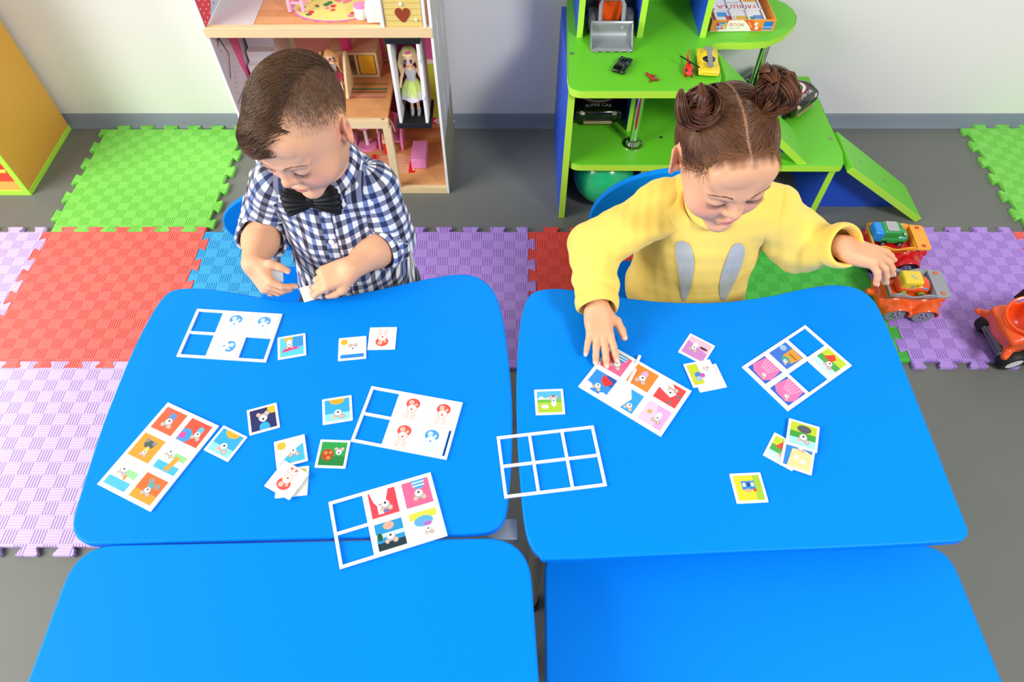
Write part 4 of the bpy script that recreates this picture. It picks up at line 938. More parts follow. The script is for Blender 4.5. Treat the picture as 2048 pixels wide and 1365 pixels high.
b = MB(); b.prism([(0.969 - SX, 0.0), (1.255 - SX, 0.0), (0.969 - SX, 0.198)], 1.60 - SY, 1.615 - SY, lambda x, y, z: (x, z, y)); b.build('ramp_support', m_bl, S_)
# chrome posts
for (x, y, nm) in ((0.364, 1.637, 'post'), (0.735, 1.80, 'post')):
    b = MB(); b.tube([(x - SX, y - SY, 0.221), (x - SX, y - SY, 0.4545)], 0.0125, 24); po = b.build('post', m_chrome, S_)
    b = MB(); b.lathe([(0.032, 0.2192), (0.031, 0.223), (0.022, 0.226), (0.018, 0.238), (0.0135, 0.240)], (x - SX, y - SY, 0), 28); b.build('flange', m_chrome, po)
for (x, y, z) in ((0.165, 1.70, 0.4762), (0.455, 1.67, 0.2192), (0.972, 1.665, 0.2192), (0.972, 1.93, 0.2192)):
    b = MB(); b.lathe([(0.0058, 0), (0.0058, 0.0008), (0.004, 0.0014)], (x - SX, y - SY, z), 12); b.build('screw', m_screw, S_)
b = MB(); b.lathe([(0.0058, 0), (0.0058, 0.0008), (0.004, 0.0014)], (-0.0152, 0.09, 0.27), 12, RY(-PI / 2)); b.build('screw', m_screw, S_)
# notice stuck on the lower shelf
t = thing('paper_notice', 'printed white paper notice lying at the back of the lower green shelf', 'notice', (0.905, 1.945, 0.2194), 0.0)
b = MB(); b.box((0, 0, 0.0003), (0.085, 0.062, 0.0006)); b.build('sheet', mat('paper', '#dfe6ea', 0.6), t)
b = MB(); b.col = '#9aa4ad'
for i in range(5): b.flat(rect(-0.03 + .004 * (i % 3), 0.025 - .005 * (i % 2), -0.02 + i * 0.009, -0.0185 + i * 0.009), 0.0007)
b.col = '#3b4046'; b.flat(rect(0.031, 0.037, -0.012, -0.006), 0.0007); b.col = '#dfe6ea'; b.flat(rect(0.0325, 0.0355, -0.0105, -0.0075), 0.0008)
b.build('print', m_print, t, smooth=0, fix=False)

# ------------------------------------------------------------------ game box with lettering seen upside down
def box_game():
    o = atz(1540, 62, 0.477); a = atz(1425, 63, 0.477); cx, yf = (o.x + a.x) / 2, a.y
    w, d, h = 0.182, 0.165, 0.034
    t = thing('game_box', 'open orange and white board game box on the upper green shelf', 'box', (cx, yf, 0.4766), 0.02)
    mo = mat('orange_card', '#f59a34', 0.45); mi = mat('grey_card', '#d2cfc8', 0.6)
    def wall(x0, x1, y0, y1, z0, z1, nm, m=mo): b = MB(); b.bb(x0, x1, y0, y1, z0, z1); return b.build(nm, m, t, 0.0006, 1)
    wall(-w / 2, w / 2, 0, d, 0, 0.002, 'tray', mi); f = wall(-w / 2, w / 2, 0, 0.003, 0.002, h, 'side'); wall(-w / 2, w / 2, d - 0.003, d, 0.002, h, 'side')
    wall(-w / 2, -w / 2 + 0.003, 0.003, d - 0.003, 0.002, h, 'side'); wall(w / 2 - 0.003, w / 2, 0.003, d - 0.003, 0.002, h, 'side')
    b = MB(); F = lambda x, y, z: (x, -0.0003 - z, 0.002 + y)
    hh = h - 0.002
    b.col = '#f0652c'; b.flat([(-0.055, 0.0), (0.085 - 0.03, 0), (0.055, 0.006), (0.03, hh * .8), (0.02, hh), (-0.05, hh), (-0.062, 0.015)], 0, F)
    b.col = '#fbf6ec'; b.flat([(-0.072, 0), (0.026, 0), (0.02, 0.012), (0.005, 0.026), (-0.003, hh), (-0.04, hh), (-0.05, 0.024), (-0.062, 0.008)], 0.00003, F)
    b.col = '#1f5fbf'; b.flat(rect(-0.078, -0.046, 0.006, 0.026), 0.00006, F); b.col = '#f3e9d6'; b.flat(rect(-0.0765, -0.0475, 0.0073, 0.0247), 0.00008, F)
    for i, (c, x, y, s_) in enumerate((('#d7373c', -0.072, 0.020, .005), ('#2e84d8', -0.064, 0.020, .005), ('#1fa0a8', -0.057, 0.021, .005), ('#f1b52c', -0.051, 0.018, .005), ('#2e84d8', -0.070, 0.011, .005), ('#d7373c', -0.060, 0.011, .005), ('#f1b52c', -0.053, 0.010, .004))):
        b.col = c; b.flat(disc(x, y, s_, 8), 0.0001 + i * .00001, F)
    text_mesh(b, 'KONE\nAN', 0.0078, lambda x, y, z: F(-0.062 - x, 0.016 - y, 0.0002), '#ffffff')
    text_mesh(b, 'MOUSE', 0.0135, lambda x, y, z: F(-0.020 - x, 0.0195 - y, 0.0002), '#d9573a')
    text_mesh(b, 'your little', 0.0075, lambda x, y, z: F(-0.022 - x, 0.0085 - y, 0.0002), '#c9a07c')
    for (x, y) in ((0.036, 0.020), (0.040, 0.009)): b.col = '#fbf4ea'; b.flat(disc(x, y, 0.0055, 12, .005), 0.0001, F); b.col = '#b9b1a4'; b.flat(rect(x - .003, x + .003, y - .0006, y + .0006), 0.00015, F)
    for (x, y) in ((0.049, 0.020), (0.051, 0.009)): b.col = '#e0762e'; b.flat(rect(x - .004, x + .004, y - .0008, y + .0008), 0.0001, F)
    b.col = '#f8c06a'; b.flat([(0.012, 0.025), (0.016, 0.025), (0.028, 0.010), (0.025, 0.010)], 0.0001, F)
    b.col = '#1f7fe0'; b.flat(rect(0.058, 0.084, 0.004, 0.027), 0.0001, F)
    text_mesh(b, 'GRANNA', 0.0062, lambda x, y, z: F(0.071 - x, 0.011 - y, 0.0002), '#f2f6fa')
    b.build('side_print', m_print, f, smooth=0, fix=False)
    # booklet and frame inside
    b = MB(); b.box((-0.006, 0.072, 0.021), (0.135, 0.13, 0.003), RX(0.03)); bk = b.build('booklet', mat('paper_white', '#f3f1ee', 0.5), t)
    b = MB(); Z = lambda x, y, z: (-0.006 + x, 0.072 + y, 0.0228 + 0.03 * y + z)
    b.col = '#f0a23c'; b.flat(rect(0.02, 0.067, 0.045, 0.064), 0, Z); b.col = '#d7373c'; b.flat(rect(-0.06, 0.066, 0.06, 0.064), 0.00005, Z)
    text_mesh(b, 'МЫШКА', 0.028, lambda x, y, z: Z(0.005 - x, 0.02 - y, 0.0001), '#e02c2a')
    text_mesh(b, 'для игры', 0.009, lambda x, y, z: Z(-0.005 - x, 0.040 - y, 0.0001), '#8d8a88')
    for (c, x, y, r) in (('#4f9fe2', -.045, -.02, .014), ('#d94a42', -.025, -.038, .012), ('#e7bd42', .008, -.04, .015), ('#3f9a4c', .035, -.04, .010), ('#6a8fd8', .055, -.035, .012)): b.col = c; b.flat(rect(x - r, x + r, y - r * .8, y + r * .8), 0.0001, Z)
    b.build('cover_print', m_print, bk, smooth=0, fix=False)
    b = MB()
    for x in (-0.07, -0.025, 0.022, 0.067): b.box((x - .002, 0.072, 0.0265), (0.0045, 0.125, 0.0022))
    for y in (0.012, 0.072, 0.132): b.box((-0.004, y, 0.0265), (0.14, 0.0045, 0.0022))
    b.build('card_frame_inside', m_frame, t)
box_game()
# ================================================================== toys
def wheel(t, x, y, z, r, w, tyre, hub=None, axis='X', rim=0.55):
    Rw = RY(PI / 2) if axis == 'X' else RX(PI / 2)
    b = MB(); b.lathe([(r * 0.55, -w / 2), (r * 0.9, -w / 2), (r, -w / 2 + w * 0.18), (r, w / 2 - w * 0.18), (r * 0.9, w / 2), (r * 0.55, w / 2)], (x, y, z), 24, Rw); o = b.build('wheel', tyre, t, smooth=40)
    if hub is not None:
        b = MB(); s = w / 2 + 0.0006
        b.lathe([(r * rim, -s), (r * rim * 0.9, -s * 0.92), (r * 0.2, -s * 0.86), (r * 0.2, s * 0.86), (r * rim * 0.9, s * 0.92), (r * rim, s)], (x, y, z), 20, Rw); h = b.build('hub', hub, o, smooth=30)
    return o
def sdf_part(name, t, fn, lo, hi, res, m):
    S = SDF(lo, hi, res); fn(S); v, f = S.mesh(); return np_mesh(name, v, f, m, t)
m_gloss_black = mat('gloss_black', '#0c0c0d', 0.15, coat=0.6); m_glass_d = mat('tinted_window', '#1d2126', 0.1, coat=0.5); m_tyre = mat('toy_tyre', '#1b1b1c', 0.6)
m_lamp = mat('headlamp', '#cdbb9c', 0.2, coat=0.5); m_grey = mat('grey_plastic', '#8d9195', 0.4)
def race_car(label, loc, rz, L, Wd, Hh, m, emblem=None, group=None):
    t = thing('toy_car', label, 'toy car', loc, rz, group)
    l, w = L / 2, Wd / 2; r = Hh * 0.24
    def body(S):
        S.box((0, 0, Hh * 0.36), (w, l, Hh * 0.22), Hh * 0.16); S.ell((0, -l * 0.45, Hh * 0.46), (w * 0.92, l * 0.55, Hh * 0.22), None, Hh * 0.12)
        S.ell((0, l * 0.18, Hh * 0.56), (w * 0.80, l * 0.62, Hh * 0.44), None, Hh * 0.12)
        for sx in (-1, 1):
            for sy in (-1, 1): S.cone((sx * w * 0.7, sy * l * 0.58, r), (sx * w * 1.2, sy * l * 0.58, r), r * 1.22, r * 1.22, 0.002, 'cut'); S.ell((sx * w * 0.86, sy * l * 0.58, r * 1.9), (w * 0.16, l * 0.26, r * 0.7), None, Hh * 0.1)
        S.box((0, -l * 1.02, Hh * 0.34), (w * 0.5, l * 0.05, Hh * 0.05), 0.001, None, 0.003, 'cut')
    sdf_part('body', t, body, (-w * 1.2, -l * 1.15, 0), (w * 1.2, l * 1.15, Hh * 1.15), max(0.0011, L / 110), m)
    sdf_part('windscreen', t, lambda S: S.ell((0, l * 0.12, Hh * 0.60), (w * 0.74, l * 0.56, Hh * 0.405)).box((0, l * 0.5, 0), (w * 2, l * 0.55, Hh * 2), 0.001, None, 0.001, 'cut'), (-w, -l, Hh * 0.3), (w, l, Hh * 1.1), max(0.0012, L / 90), m_glass_d)
    for sx in (-1, 1):
        b = MB(); b.ell((sx * w * 0.66, -l * 0.90, Hh * 0.47), (w * 0.22, l * 0.10, Hh * 0.085), 12, RZ(sx * 0.55)); b.build('headlight', m_lamp, t)
        for sy in (-1, 1): wheel(t, sx * w * 0.86, sy * l * 0.58, r, r, w * 0.24, m_tyre, m_grey)
    if emblem: emblem(t, l, w, Hh)
    return t
def emblem5(t, l, w, Hh):
    b = MB(); F = lambda x, y, z: (x, y, Hh * 0.69 - 0.55 * ((y + l * 0.45) / l) ** 2 * Hh * 0.5 - 0.9 * (x / w) ** 2 * Hh * 0.12 + z)
    cy = -l * 0.50
    for i, (r, c) in enumerate(((.34, '#1f2f6e'), (.32, '#d02a2c'), (.28, '#f2f2ee'), (.20, '#2f8a3c'), (.15, '#e3c23c'), (.08, '#2a2a2a'))):
        n = 24; b.col = c; b.flat([(x * 1.25 * w, cy + y * 0.8 * w) for x, y in disc(0, 0, r * 1.6, n)], 0.0009 + i * 0.00012, F)
    text_mesh(b, '5', w * 0.62, lambda x, y, z: F(x, cy + y + w * 0.14, 0.0018), '#f4f4f0')
    text_mesh(b, 'SUPER CAR', w * 0.20, lambda x, y, z: F(x, cy + y - w * 0.50, 0.0014), '#f4f4f0')
    b.build('emblem', m_print, t, smooth=0, fix=False)
def bumper(t, l, w, Hh):
    emblem5(t, l, w, Hh); b = MB(); b.box((0, -l * 1.0, Hh * 0.20), (w * 1.1, l * 0.05, Hh * 0.09)); b.build('grille', mat('pale_gold', '#b79f78', 0.3, 0.3), t, 0.001)
race_car('large gloss black toy racing car at the left of the lower green shelf', (0.262, 1.832, 0.2194), 0.0, 0.235, 0.160, 0.105, m_gloss_black, bumper, 'black racing cars')
race_car('large gloss black toy racing car at the right of the lower green shelf', (0.838, 1.852, 0.2194), 0.75, 0.215, 0.150, 0.105, m_gloss_black, bumper, 'black racing cars')
race_car('tiny black toy car near the front of the upper green shelf', (0.297, 1.632, 0.4764), -0.45, 0.070, 0.036, 0.022, m_gloss_black, None)
def ycar_extra(t, l, w, Hh):
    b = MB()
    b.box((0, -l * 0.15, Hh * 0.98), (w * 0.42, l * 1.2, Hh * 0.10)); b.box((0, l * 0.55, Hh * 0.98), (w * 0.8, l * 0.22, Hh * 0.1)); b.box((0, -l * 0.72, Hh * 0.86), (w * 0.6, l * 0.22, Hh * 0.16))
    for i in range(4): b.box((0, -l * 0.4 + i * l * 0.22, Hh * 1.03), (w * 0.52, l * 0.07, Hh * 0.05))
    b.build('engine_strip', m_grey, t, 0.001)
race_car('yellow toy car with a grey engine strip on the upper green shelf', (0.527, 1.640, 0.4764), -0.10, 0.112, 0.056, 0.034, mat('yellow_toy_plastic', '#f8d62a', 0.3, coat=0.4), ycar_extra)
# helicopter
t = thing('toy_helicopter', 'small red toy helicopter with a black rotor beside the yellow car', 'toy helicopter', (0.472, 1.615, 0.4764), -0.08)
m_redp = mat('red_plastic', '#f0322c')
sdf_part('body', t, lambda S: S.ell((0, -0.010, 0.012), (0.0125, 0.024, 0.011)).cone((0, 0.008, 0.014), (0, 0.052, 0.018), 0.006, 0.0022, 0.006).box((0, 0.052, 0.023), (0.0012, 0.006, 0.008), 0.001, None, 0.003), (-0.02, -0.04, 0), (0.02, 0.065, 0.035), 0.0011, m_redp)
b = MB(); b.box((0, 0.0, 0.0285), (0.0045, 0.068, 0.0012), RZ(0.75)); b.lathe([(0.002, 0.022), (0.002, 0.03)], n=8); b.build('rotor', m_black, t)
for sx in (-1, 1): b = MB(); b.tube([(sx * 0.010, -0.030, 0.002), (sx * 0.010, 0.012, 0.002)], 0.0014, 6); b.build('skid', m_redp, t)
b = MB(); 
for sx in (-1, 1): b.ell((sx * 0.0075, -0.020, 0.0165), (0.004, 0.008, 0.004), 10)
b.build('window', m_glass_d, t)
# tiny figure
t = thing('toy_figure', 'tiny dark red toy figure lying on the upper green shelf', 'toy figure', (0.372, 1.582, 0.4764), 0.2)
sdf_part('body', t, lambda S: S.cone((-0.006, 0.010, 0.005), (0.0, -0.006, 0.005), 0.0042, 0.0045, 0).ell((-0.009, 0.018, 0.005), (0.0042, 0.0045, 0.004), None, 0.002).cone((0, -0.006, 0.004), (-0.010, -0.014, 0.003), 0.0035, 0.0025, 0.003).cone((0, -0.006, 0.004), (0.012, -0.012, 0.003), 0.0035, 0.003, 0.003).cone((-0.004, 0.008, 0.005), (0.009, 0.006, 0.004), 0.003, 0.0022, 0.003), (-0.02, -0.025, 0), (0.02, 0.028, 0.012), 0.0009, mat('maroon_plastic', '#9c2a22', 0.45))
# front loader
t = thing('toy_loader', 'orange toy front loader with a big silver bucket on the upper green shelf', 'toy loader', (0.276, 1.735, 0.4766), 0.0)
b = MB(); n = 14; wv = 0.0575
prof = [(0.026, 0.004), (-0.022, 0.004), (-0.030, 0.007)]; prof = [(-0.028, 0.003), (0.0, 0.002), (0.020, 0.006), (0.034, 0.018), (0.038, 0.036), (0.030, 0.056)]
pr2 = [(y, z) for y, z in smooth_closed(prof, 1)]; pts = prof
vs = [(x, y, z) for x in (-wv, wv) for y, z in pts]; m_ = len(pts); fs = [(i, i + 1, m_ + i + 1, m_ + i) for i in range(m_ - 1)] + [tuple(range(m_)), tuple(range(2 * m_ - 1, m_ - 1, -1))]
b.add(vs, fs); bk = b.build('bucket', mat('silver_plastic', '#a3a9ae', 0.3, 0.5), t, smooth=60); so = bk.modifiers.new('thick', 'SOLIDIFY'); so.thickness = 0.0025; so.offset = 0
for i in range(5): b = MB(); b.box((-0.044 + i * 0.022, -0.031, 0.0035), (0.010, 0.006, 0.003)); b.build('tooth', mat('silver_plastic', '#a3a9ae'), bk, 0.0008)
b = MB(); b.tube([(-0.032, 0.038, 0.03), (-0.032, 0.060, 0.085), (-0.026, 0.075, 0.095), (0.026, 0.075, 0.095), (0.032, 0.060, 0.085), (0.032, 0.038, 0.03)], 0.006, 8); b.build('lift_arm', m_grey, t)
sdf_part('cab', t, lambda S: S.box((0, 0.135, 0.055), (0.034, 0.05, 0.035), 0.012).ell((0, 0.105, 0.088), (0.024, 0.026, 0.018), None, 0.01), (-0.06, 0.06, 0), (0.06, 0.21, 0.13), 0.003, mat('orange_toy_plastic', '#fb5c1c', 0.3, coat=0.4))
for sx in (-1, 1):
    for y in (0.085, 0.175): wheel(t, sx * 0.050, y, 0.031, 0.031, 0.026, mat('dark_grey_tyre', '#43474b', 0.55), m_grey)
# balls and small things under the shelf
t = thing('play_ball', 'glossy emerald green ball under the lower green shelf', 'ball', (0.292, 1.650, 0))
b = MB(); b.ell((0, 0, 0.0985), (0.098, 0.098, 0.098), 40); b.build('shell', mat('emerald_vinyl', '#1fbf77', 0.22, coat=0.5), t, smooth=80)
b = MB(); b.lathe([(0.006, 0), (0.006, 0.001), (0.003, 0.0014)], (0.0, -0.0985, 0.10), 12, RX(PI / 2)); b.build('valve', mat('emerald_vinyl', '#1fbf77'), t)
t = thing('toy_skittle', 'small white toy skittle standing in front of the green ball', 'skittle', (0.338, 1.556, 0))
b = MB(); b.lathe([(0.012, 0), (0.016, 0.02), (0.017, 0.045), (0.011, 0.075), (0.008, 0.085), (0.011, 0.097), (0.009, 0.108), (0.002, 0.112)], n=20); b.build('pin', m_whitep, t)
b = MB(); b.lathe([(0.0093, 0.080), (0.0085, 0.083), (0.0087, 0.087), (0.0095, 0.090)], n=20, cap=False); b.build('stripe', m_redp, t)
t = thing('toy_crate', 'orange slatted toy crate under the lower green shelf', 'crate', (0.505, 1.72, 0))
mo = mat('orange_crate_plastic', '#e8901f', 0.4)
b = MB(); b.bb(-0.07, 0.07, -0.08, 0.08, 0, 0.006); b.build('base', mo, t, 0.001)
for sy in (-1, 1):
    for x in (-0.06, -0.03, 0, 0.03, 0.06): b = MB(); b.bb(x - 0.006, x + 0.006, sy * 0.078 - 0.002, sy * 0.078 + 0.002, 0.006, 0.14); b.build('slat', mo, t)
    b = MB(); b.bb(-0.07, 0.07, sy * 0.08 - 0.004, sy * 0.08 + 0.004, 0.14, 0.15); b.build('rim', mo, t)
for sx in (-1, 1): b = MB(); b.bb(sx * 0.072 - 0.002, sx * 0.072 + 0.002, -0.08, 0.08, 0.006, 0.15); b.build('side', mo, t)

# ------------------------------------------------------------------ tipper trucks on the mat (front = -X)
def tipper(label, loc, rz, m_body, m_bed, m_wheel, m_bolt):
    t = thing('toy_tipper_truck', label, 'toy truck', loc, rz, 'toy tipper trucks on the purple mat')
    def body(S):
        S.box((0, 0, 0.046), (0.088, 0.040, 0.016), 0.012)
        for x in (-0.038, 0.040):
            for s in (-1, 1): S.cone((x, s * 0.030, 0.034), (x, s * 0.052, 0.034), 0.040, 0.038, 0.012)
        S.box((0.0, 0, 0.066), (0.075, 0.036, 0.012), 0.008, None, 0.01)
        for x in (-0.038, 0.040):
            for s in (-1, 1): S.cone((x, s * 0.024, 0.030), (x, s * 0.09, 0.030), 0.0345, 0.0345, 0.003, 'cut')
        S.box((0, 0, 0.0), (0.2, 0.2, 0.022), 0.001, None, 0.004, 'cut')
        S.cone((-0.085, 0, 0.05), (-0.108, 0, 0.058), 0.010, 0.009, 0.008); S.cone((0.085, 0, 0.045), (0.104, 0, 0.040), 0.008, 0.010, 0.006)
        S.cone((0.106, 0, 0.02), (0.106, 0, 0.06), 0.004, 0.004, 0.001, 'cut')
    sdf_part('chassis', t, body, (-0.13, -0.075, 0.01), (0.13, 0.075, 0.095), 0.0022, m_body)
    # open bed with wavy rim
    b = MB(); z0, zt = 0.074, 0.104; n = 12; up = []; lo = []
    def rim(u): return zt + 0.006 * math.sin(u * 3 * PI)
    out = [(-0.074, -0.046), (0.044, -0.046), (0.044, 0.046), (-0.074, 0.046)]
    for sy in (-1, 1):
        vs = []
        for i in range(n + 1): x = -0.074 + 0.120 * i / n; vs += [(x, sy * 0.034, z0), (x, sy * 0.048, rim(i / n))]
        b.add(vs, [(2 * i, 2 * i + 2, 2 * i + 3, 2 * i + 1) for i in range(n)])
    b.add([(-0.066, -0.034, z0), (-0.066, 0.034, z0), (-0.078, 0.048, zt), (-0.078, -0.048, zt)], [(0, 1, 2, 3)]); b.add([(0.044, -0.034, z0), (0.044, 0.034, z0), (0.046, 0.048, zt), (0.046, -0.048, zt)], [(0, 1, 2, 3)])
    b.add([(-0.07, -0.036, z0), (0.046, -0.036, z0), (0.046, 0.036, z0), (-0.07, 0.036, z0)], [(0, 1, 2, 3)])
    bd = b.build('bed', m_bed, t, smooth=40); so = bd.modifiers.new('thick', 'SOLIDIFY'); so.thickness = 0.0035; so.offset = 0
    b = MB(); b.prism(rounded([(0.044, -0.050), (0.084, -0.048), (0.084, 0.048), (0.044, 0.050)], [0.002, 0.012, 0.012, 0.002]), 0.099, 0.105); b.build('bed_lip', m_bed, bd, 0.0012)
    for s in (-1, 1): b = MB(); b.bb(0.058, 0.068, s * 0.036 - 0.0045, s * 0.036 + 0.0045, 0.105, 0.108); b.build('bolt', m_bolt, bd, 0.0015)
    for x in (-0.038, 0.040):
        for s in (-1, 1):
            w = wheel(t, x, s * 0.046, 0.0305, 0.0305, 0.026, m_wheel, mat('bright_hub', '#b9bcbf', 0.25, 0.6), 'Y', 0.5)
            for k in range(5):
                a = k * 2 * PI / 5; b = MB(); b.box((x + 0.009 * math.cos(a), s * 0.0597, 0.0305 + 0.009 * math.sin(a)), (0.004, 0.002, 0.004)); b.build('wheel_nut', m_black, w)
    return t
m_org = mat('orange_toy_plastic', '#fb5c1c')
tipper('orange toy tipper truck with a grey bed on the purple mat', (1.112, 1.180, 0.0122), -0.06, mat('bright_orange_plastic', '#fb6420', 0.25, coat=0.5), mat('silver_grey_plastic', '#9a9ea4', 0.35, coat=0.2), mat('wheel_grey', '#878b90', 0.5), m_org)
tipper('red toy tipper truck with a yellow-orange bed behind the orange truck', (1.122, 1.355, 0.0122), -0.06, mat('crimson_plastic', '#d2171d', 0.22, coat=0.5), mat('amber_plastic', '#ffab2e', 0.3, coat=0.4), m_tyre, mat('crimson_plastic', '#d2171d'))
def bubble_car(label, loc, rz, lower, roof, glass, chrome=False, front=None):
    t = thing('toy_car', label, 'toy car', loc, rz, 'small cars in the truck beds')
    def low(S):
        S.box((0, 0, 0.019), (0.042, 0.026, 0.013), 0.010); S.ell((0.02, 0, 0.026), (0.024, 0.025, 0.016), None, 0.01)
        for x in (-0.024, 0.024):
            for s in (-1, 1): S.cone((x, s * 0.018, 0.009), (x, s * 0.05, 0.009), 0.0105, 0.0105, 0.002, 'cut')
    sdf_part('body', t, low, (-0.06, -0.04, 0), (0.06, 0.04, 0.06), 0.0016, lower)
    sdf_part('roof', t, lambda S: S.box((-0.010, 0, 0.038), (0.027, 0.0235, 0.016), 0.008), (-0.05, -0.035, 0.01), (0.04, 0.035, 0.065), 0.0016, roof)
    for s in (-1, 1): b = MB(); b.box((0.025, s * 0.0248, 0.030), (0.013, 0.002, 0.010)); b.build('side_window', mat('sky_window', '#5cb4f0', 0.2), t, 0.002)
    if glass is not None: b = MB(); b.prism(rounded([(-0.026, -0.019), (0.006, -0.019), (0.006, 0.019), (-0.026, 0.019)], 0.004), 0.0545, 0.0556); b.build('roof_panel', glass, t)
    if front is not None: sdf_part('bonnet', t, lambda S: S.box((-0.044, 0, 0.030), (0.016, 0.025, 0.020), 0.009), (-0.07, -0.035, 0), (-0.02, 0.035, 0.06), 0.0016, front)
    for x in (-0.024, 0.024):
        for s in (-1, 1): wheel(t, x, s * 0.023, 0.009, 0.009, 0.008, m_tyre if chrome else mat('lime_wheel', '#9fce3a', 0.4), m_grey, 'Y')
    if chrome:
        for s in (-1, 1): b = MB(); b.ell((0.026, s * 0.018, 0.042), 0.005, 12); b.build('lamp', m_chrome, t)
    return t
cw = bubble_car('small orange toy car with yellow roof in the grey truck bed', (1.104, 1.180, 0.0885), -0.06, mat('vermilion_plastic', '#f4521f', 0.25, coat=0.5), mat('yellow_toy_plastic', '#f8d62a'), None)
b = MB(); b.col = '#b9bfc8'; b.flat([(-0.016, 0.004), (-0.010, 0.006), (-0.006, -0.004), (0.002, -0.008), (-0.004, -0.011), (-0.011, -0.006)], 0.0547); b.col = '#f6f6f2'
for i in range(6): b.flat(rect(-0.026 + i * 0.006, -0.0215 + i * 0.006, 0.0, 0.004), 0, lambda x, y, z: (x, -0.0247, 0.024 + y))
b.col = '#d23a2c'; b.flat(disc(0.0, 0.040, 0.003, 8), 0, lambda x, y, z: (x, -0.0240, y)); b.col = '#9aa6b4'; b.flat(disc(-0.010, 0.036, 0.005, 10), 0, lambda x, y, z: (x, -0.0241, y)); b.build('sticker', m_print, cw, smooth=0, fix=False)
bubble_car('small green toy car with blue front in the amber truck bed', (1.108, 1.368, 0.0885), -0.06, mat('grass_green_plastic', '#1fa04a', 0.25, coat=0.5), mat('grass_green_plastic', '#1fa04a'), mat('silver_panel', '#b4b6b8', 0.35), True, mat('azure_plastic', '#128ff0', 0.25, coat=0.4))

# ------------------------------------------------------------------ mixer truck cut off by the right edge
t = thing('toy_mixer_truck', 'orange and black toy mixer truck at the right edge on the grey floor', 'toy truck', (1.295, 1.035, 0.006), 0.15); t.rotation_euler = (0.105, 0, 0.15)
b = MB(); b.bb(0.0, 0.30, -0.038, 0.038, 0.040, 0.062); b.bb(0.0, 0.05, -0.045, 0.045, 0.035, 0.050); b.build('chassis', mat('gunmetal_plastic', '#7a7d80', 0.35, 0.3), t, 0.003)
b = MB(); b.box((0.02, -0.036, 0.066), (0.012, 0.006, 0.07), RX(0.3)); b.box((0.02, 0.036, 0.066), (0.012, 0.006, 0.07), RX(-0.3)); b.build('frame_arm', mat('gunmetal_plastic', '#7a7d80'), t, 0.002)
b = MB(); b.bb(0.06, 0.26, -0.042, -0.038, 0.050, 0.058); b.build('side_rail', m_chrome, t, 0.001)
Ro = np.array(RY(-0.45))
def hop(S):
    S.cone((0.03, 0, 0.115), (0.16, 0, 0.115), 0.062, 0.072, 0); S.box((0.0, 0, 0.105), (0.020, 0.058, 0.040), 0.012, Ro, 0.01)
    S.cone((0.032, 0, 0.135), (0.012, 0, 0.20), 0.048, 0.062, 0.003, 'cut'); S.box((0.1, 0, 0.0), (0.3, 0.2, 0.080), 0.001, None, 0.004, 'cut')
    for s in (-1, 1): S.cone((-0.010, s * 0.052, 0.094), (-0.030, s * 0.070, 0.090), 0.012, 0.009, 0.01)
sdf_part('drum', t, hop, (-0.06, -0.1, 0.02), (0.26, 0.1, 0.22), 0.003, mat('orange_toy_plastic', '#fb5c1c'))
b = MB(); n = 30; b.tube([(0.022 + 0.05 * math.cos(a) * 0.95, 0.052 * math.sin(a), 0.172 + 0.02 * math.cos(a)) for a in np.linspace(0, 2 * PI, n)], 0.004, 8); b.build('hopper_ring', m_org, t)
b = MB(); b.box((0.055, 0.0, 0.197), (0.014, 0.15, 0.012)); b.box((0.055, 0.075, 0.165), (0.014, 0.010, 0.07)); b.box((0.055, -0.075, 0.165), (0.014, 0.010, 0.07)); b.build('black_bar', m_cap, t, 0.002)
for x in (0.035, 0.115, 0.24):
    for s in (-1, 1): wheel(t, x, s * 0.058, 0.036, 0.036, 0.030, m_tyre, m_whitep, 'Y', 0.6)
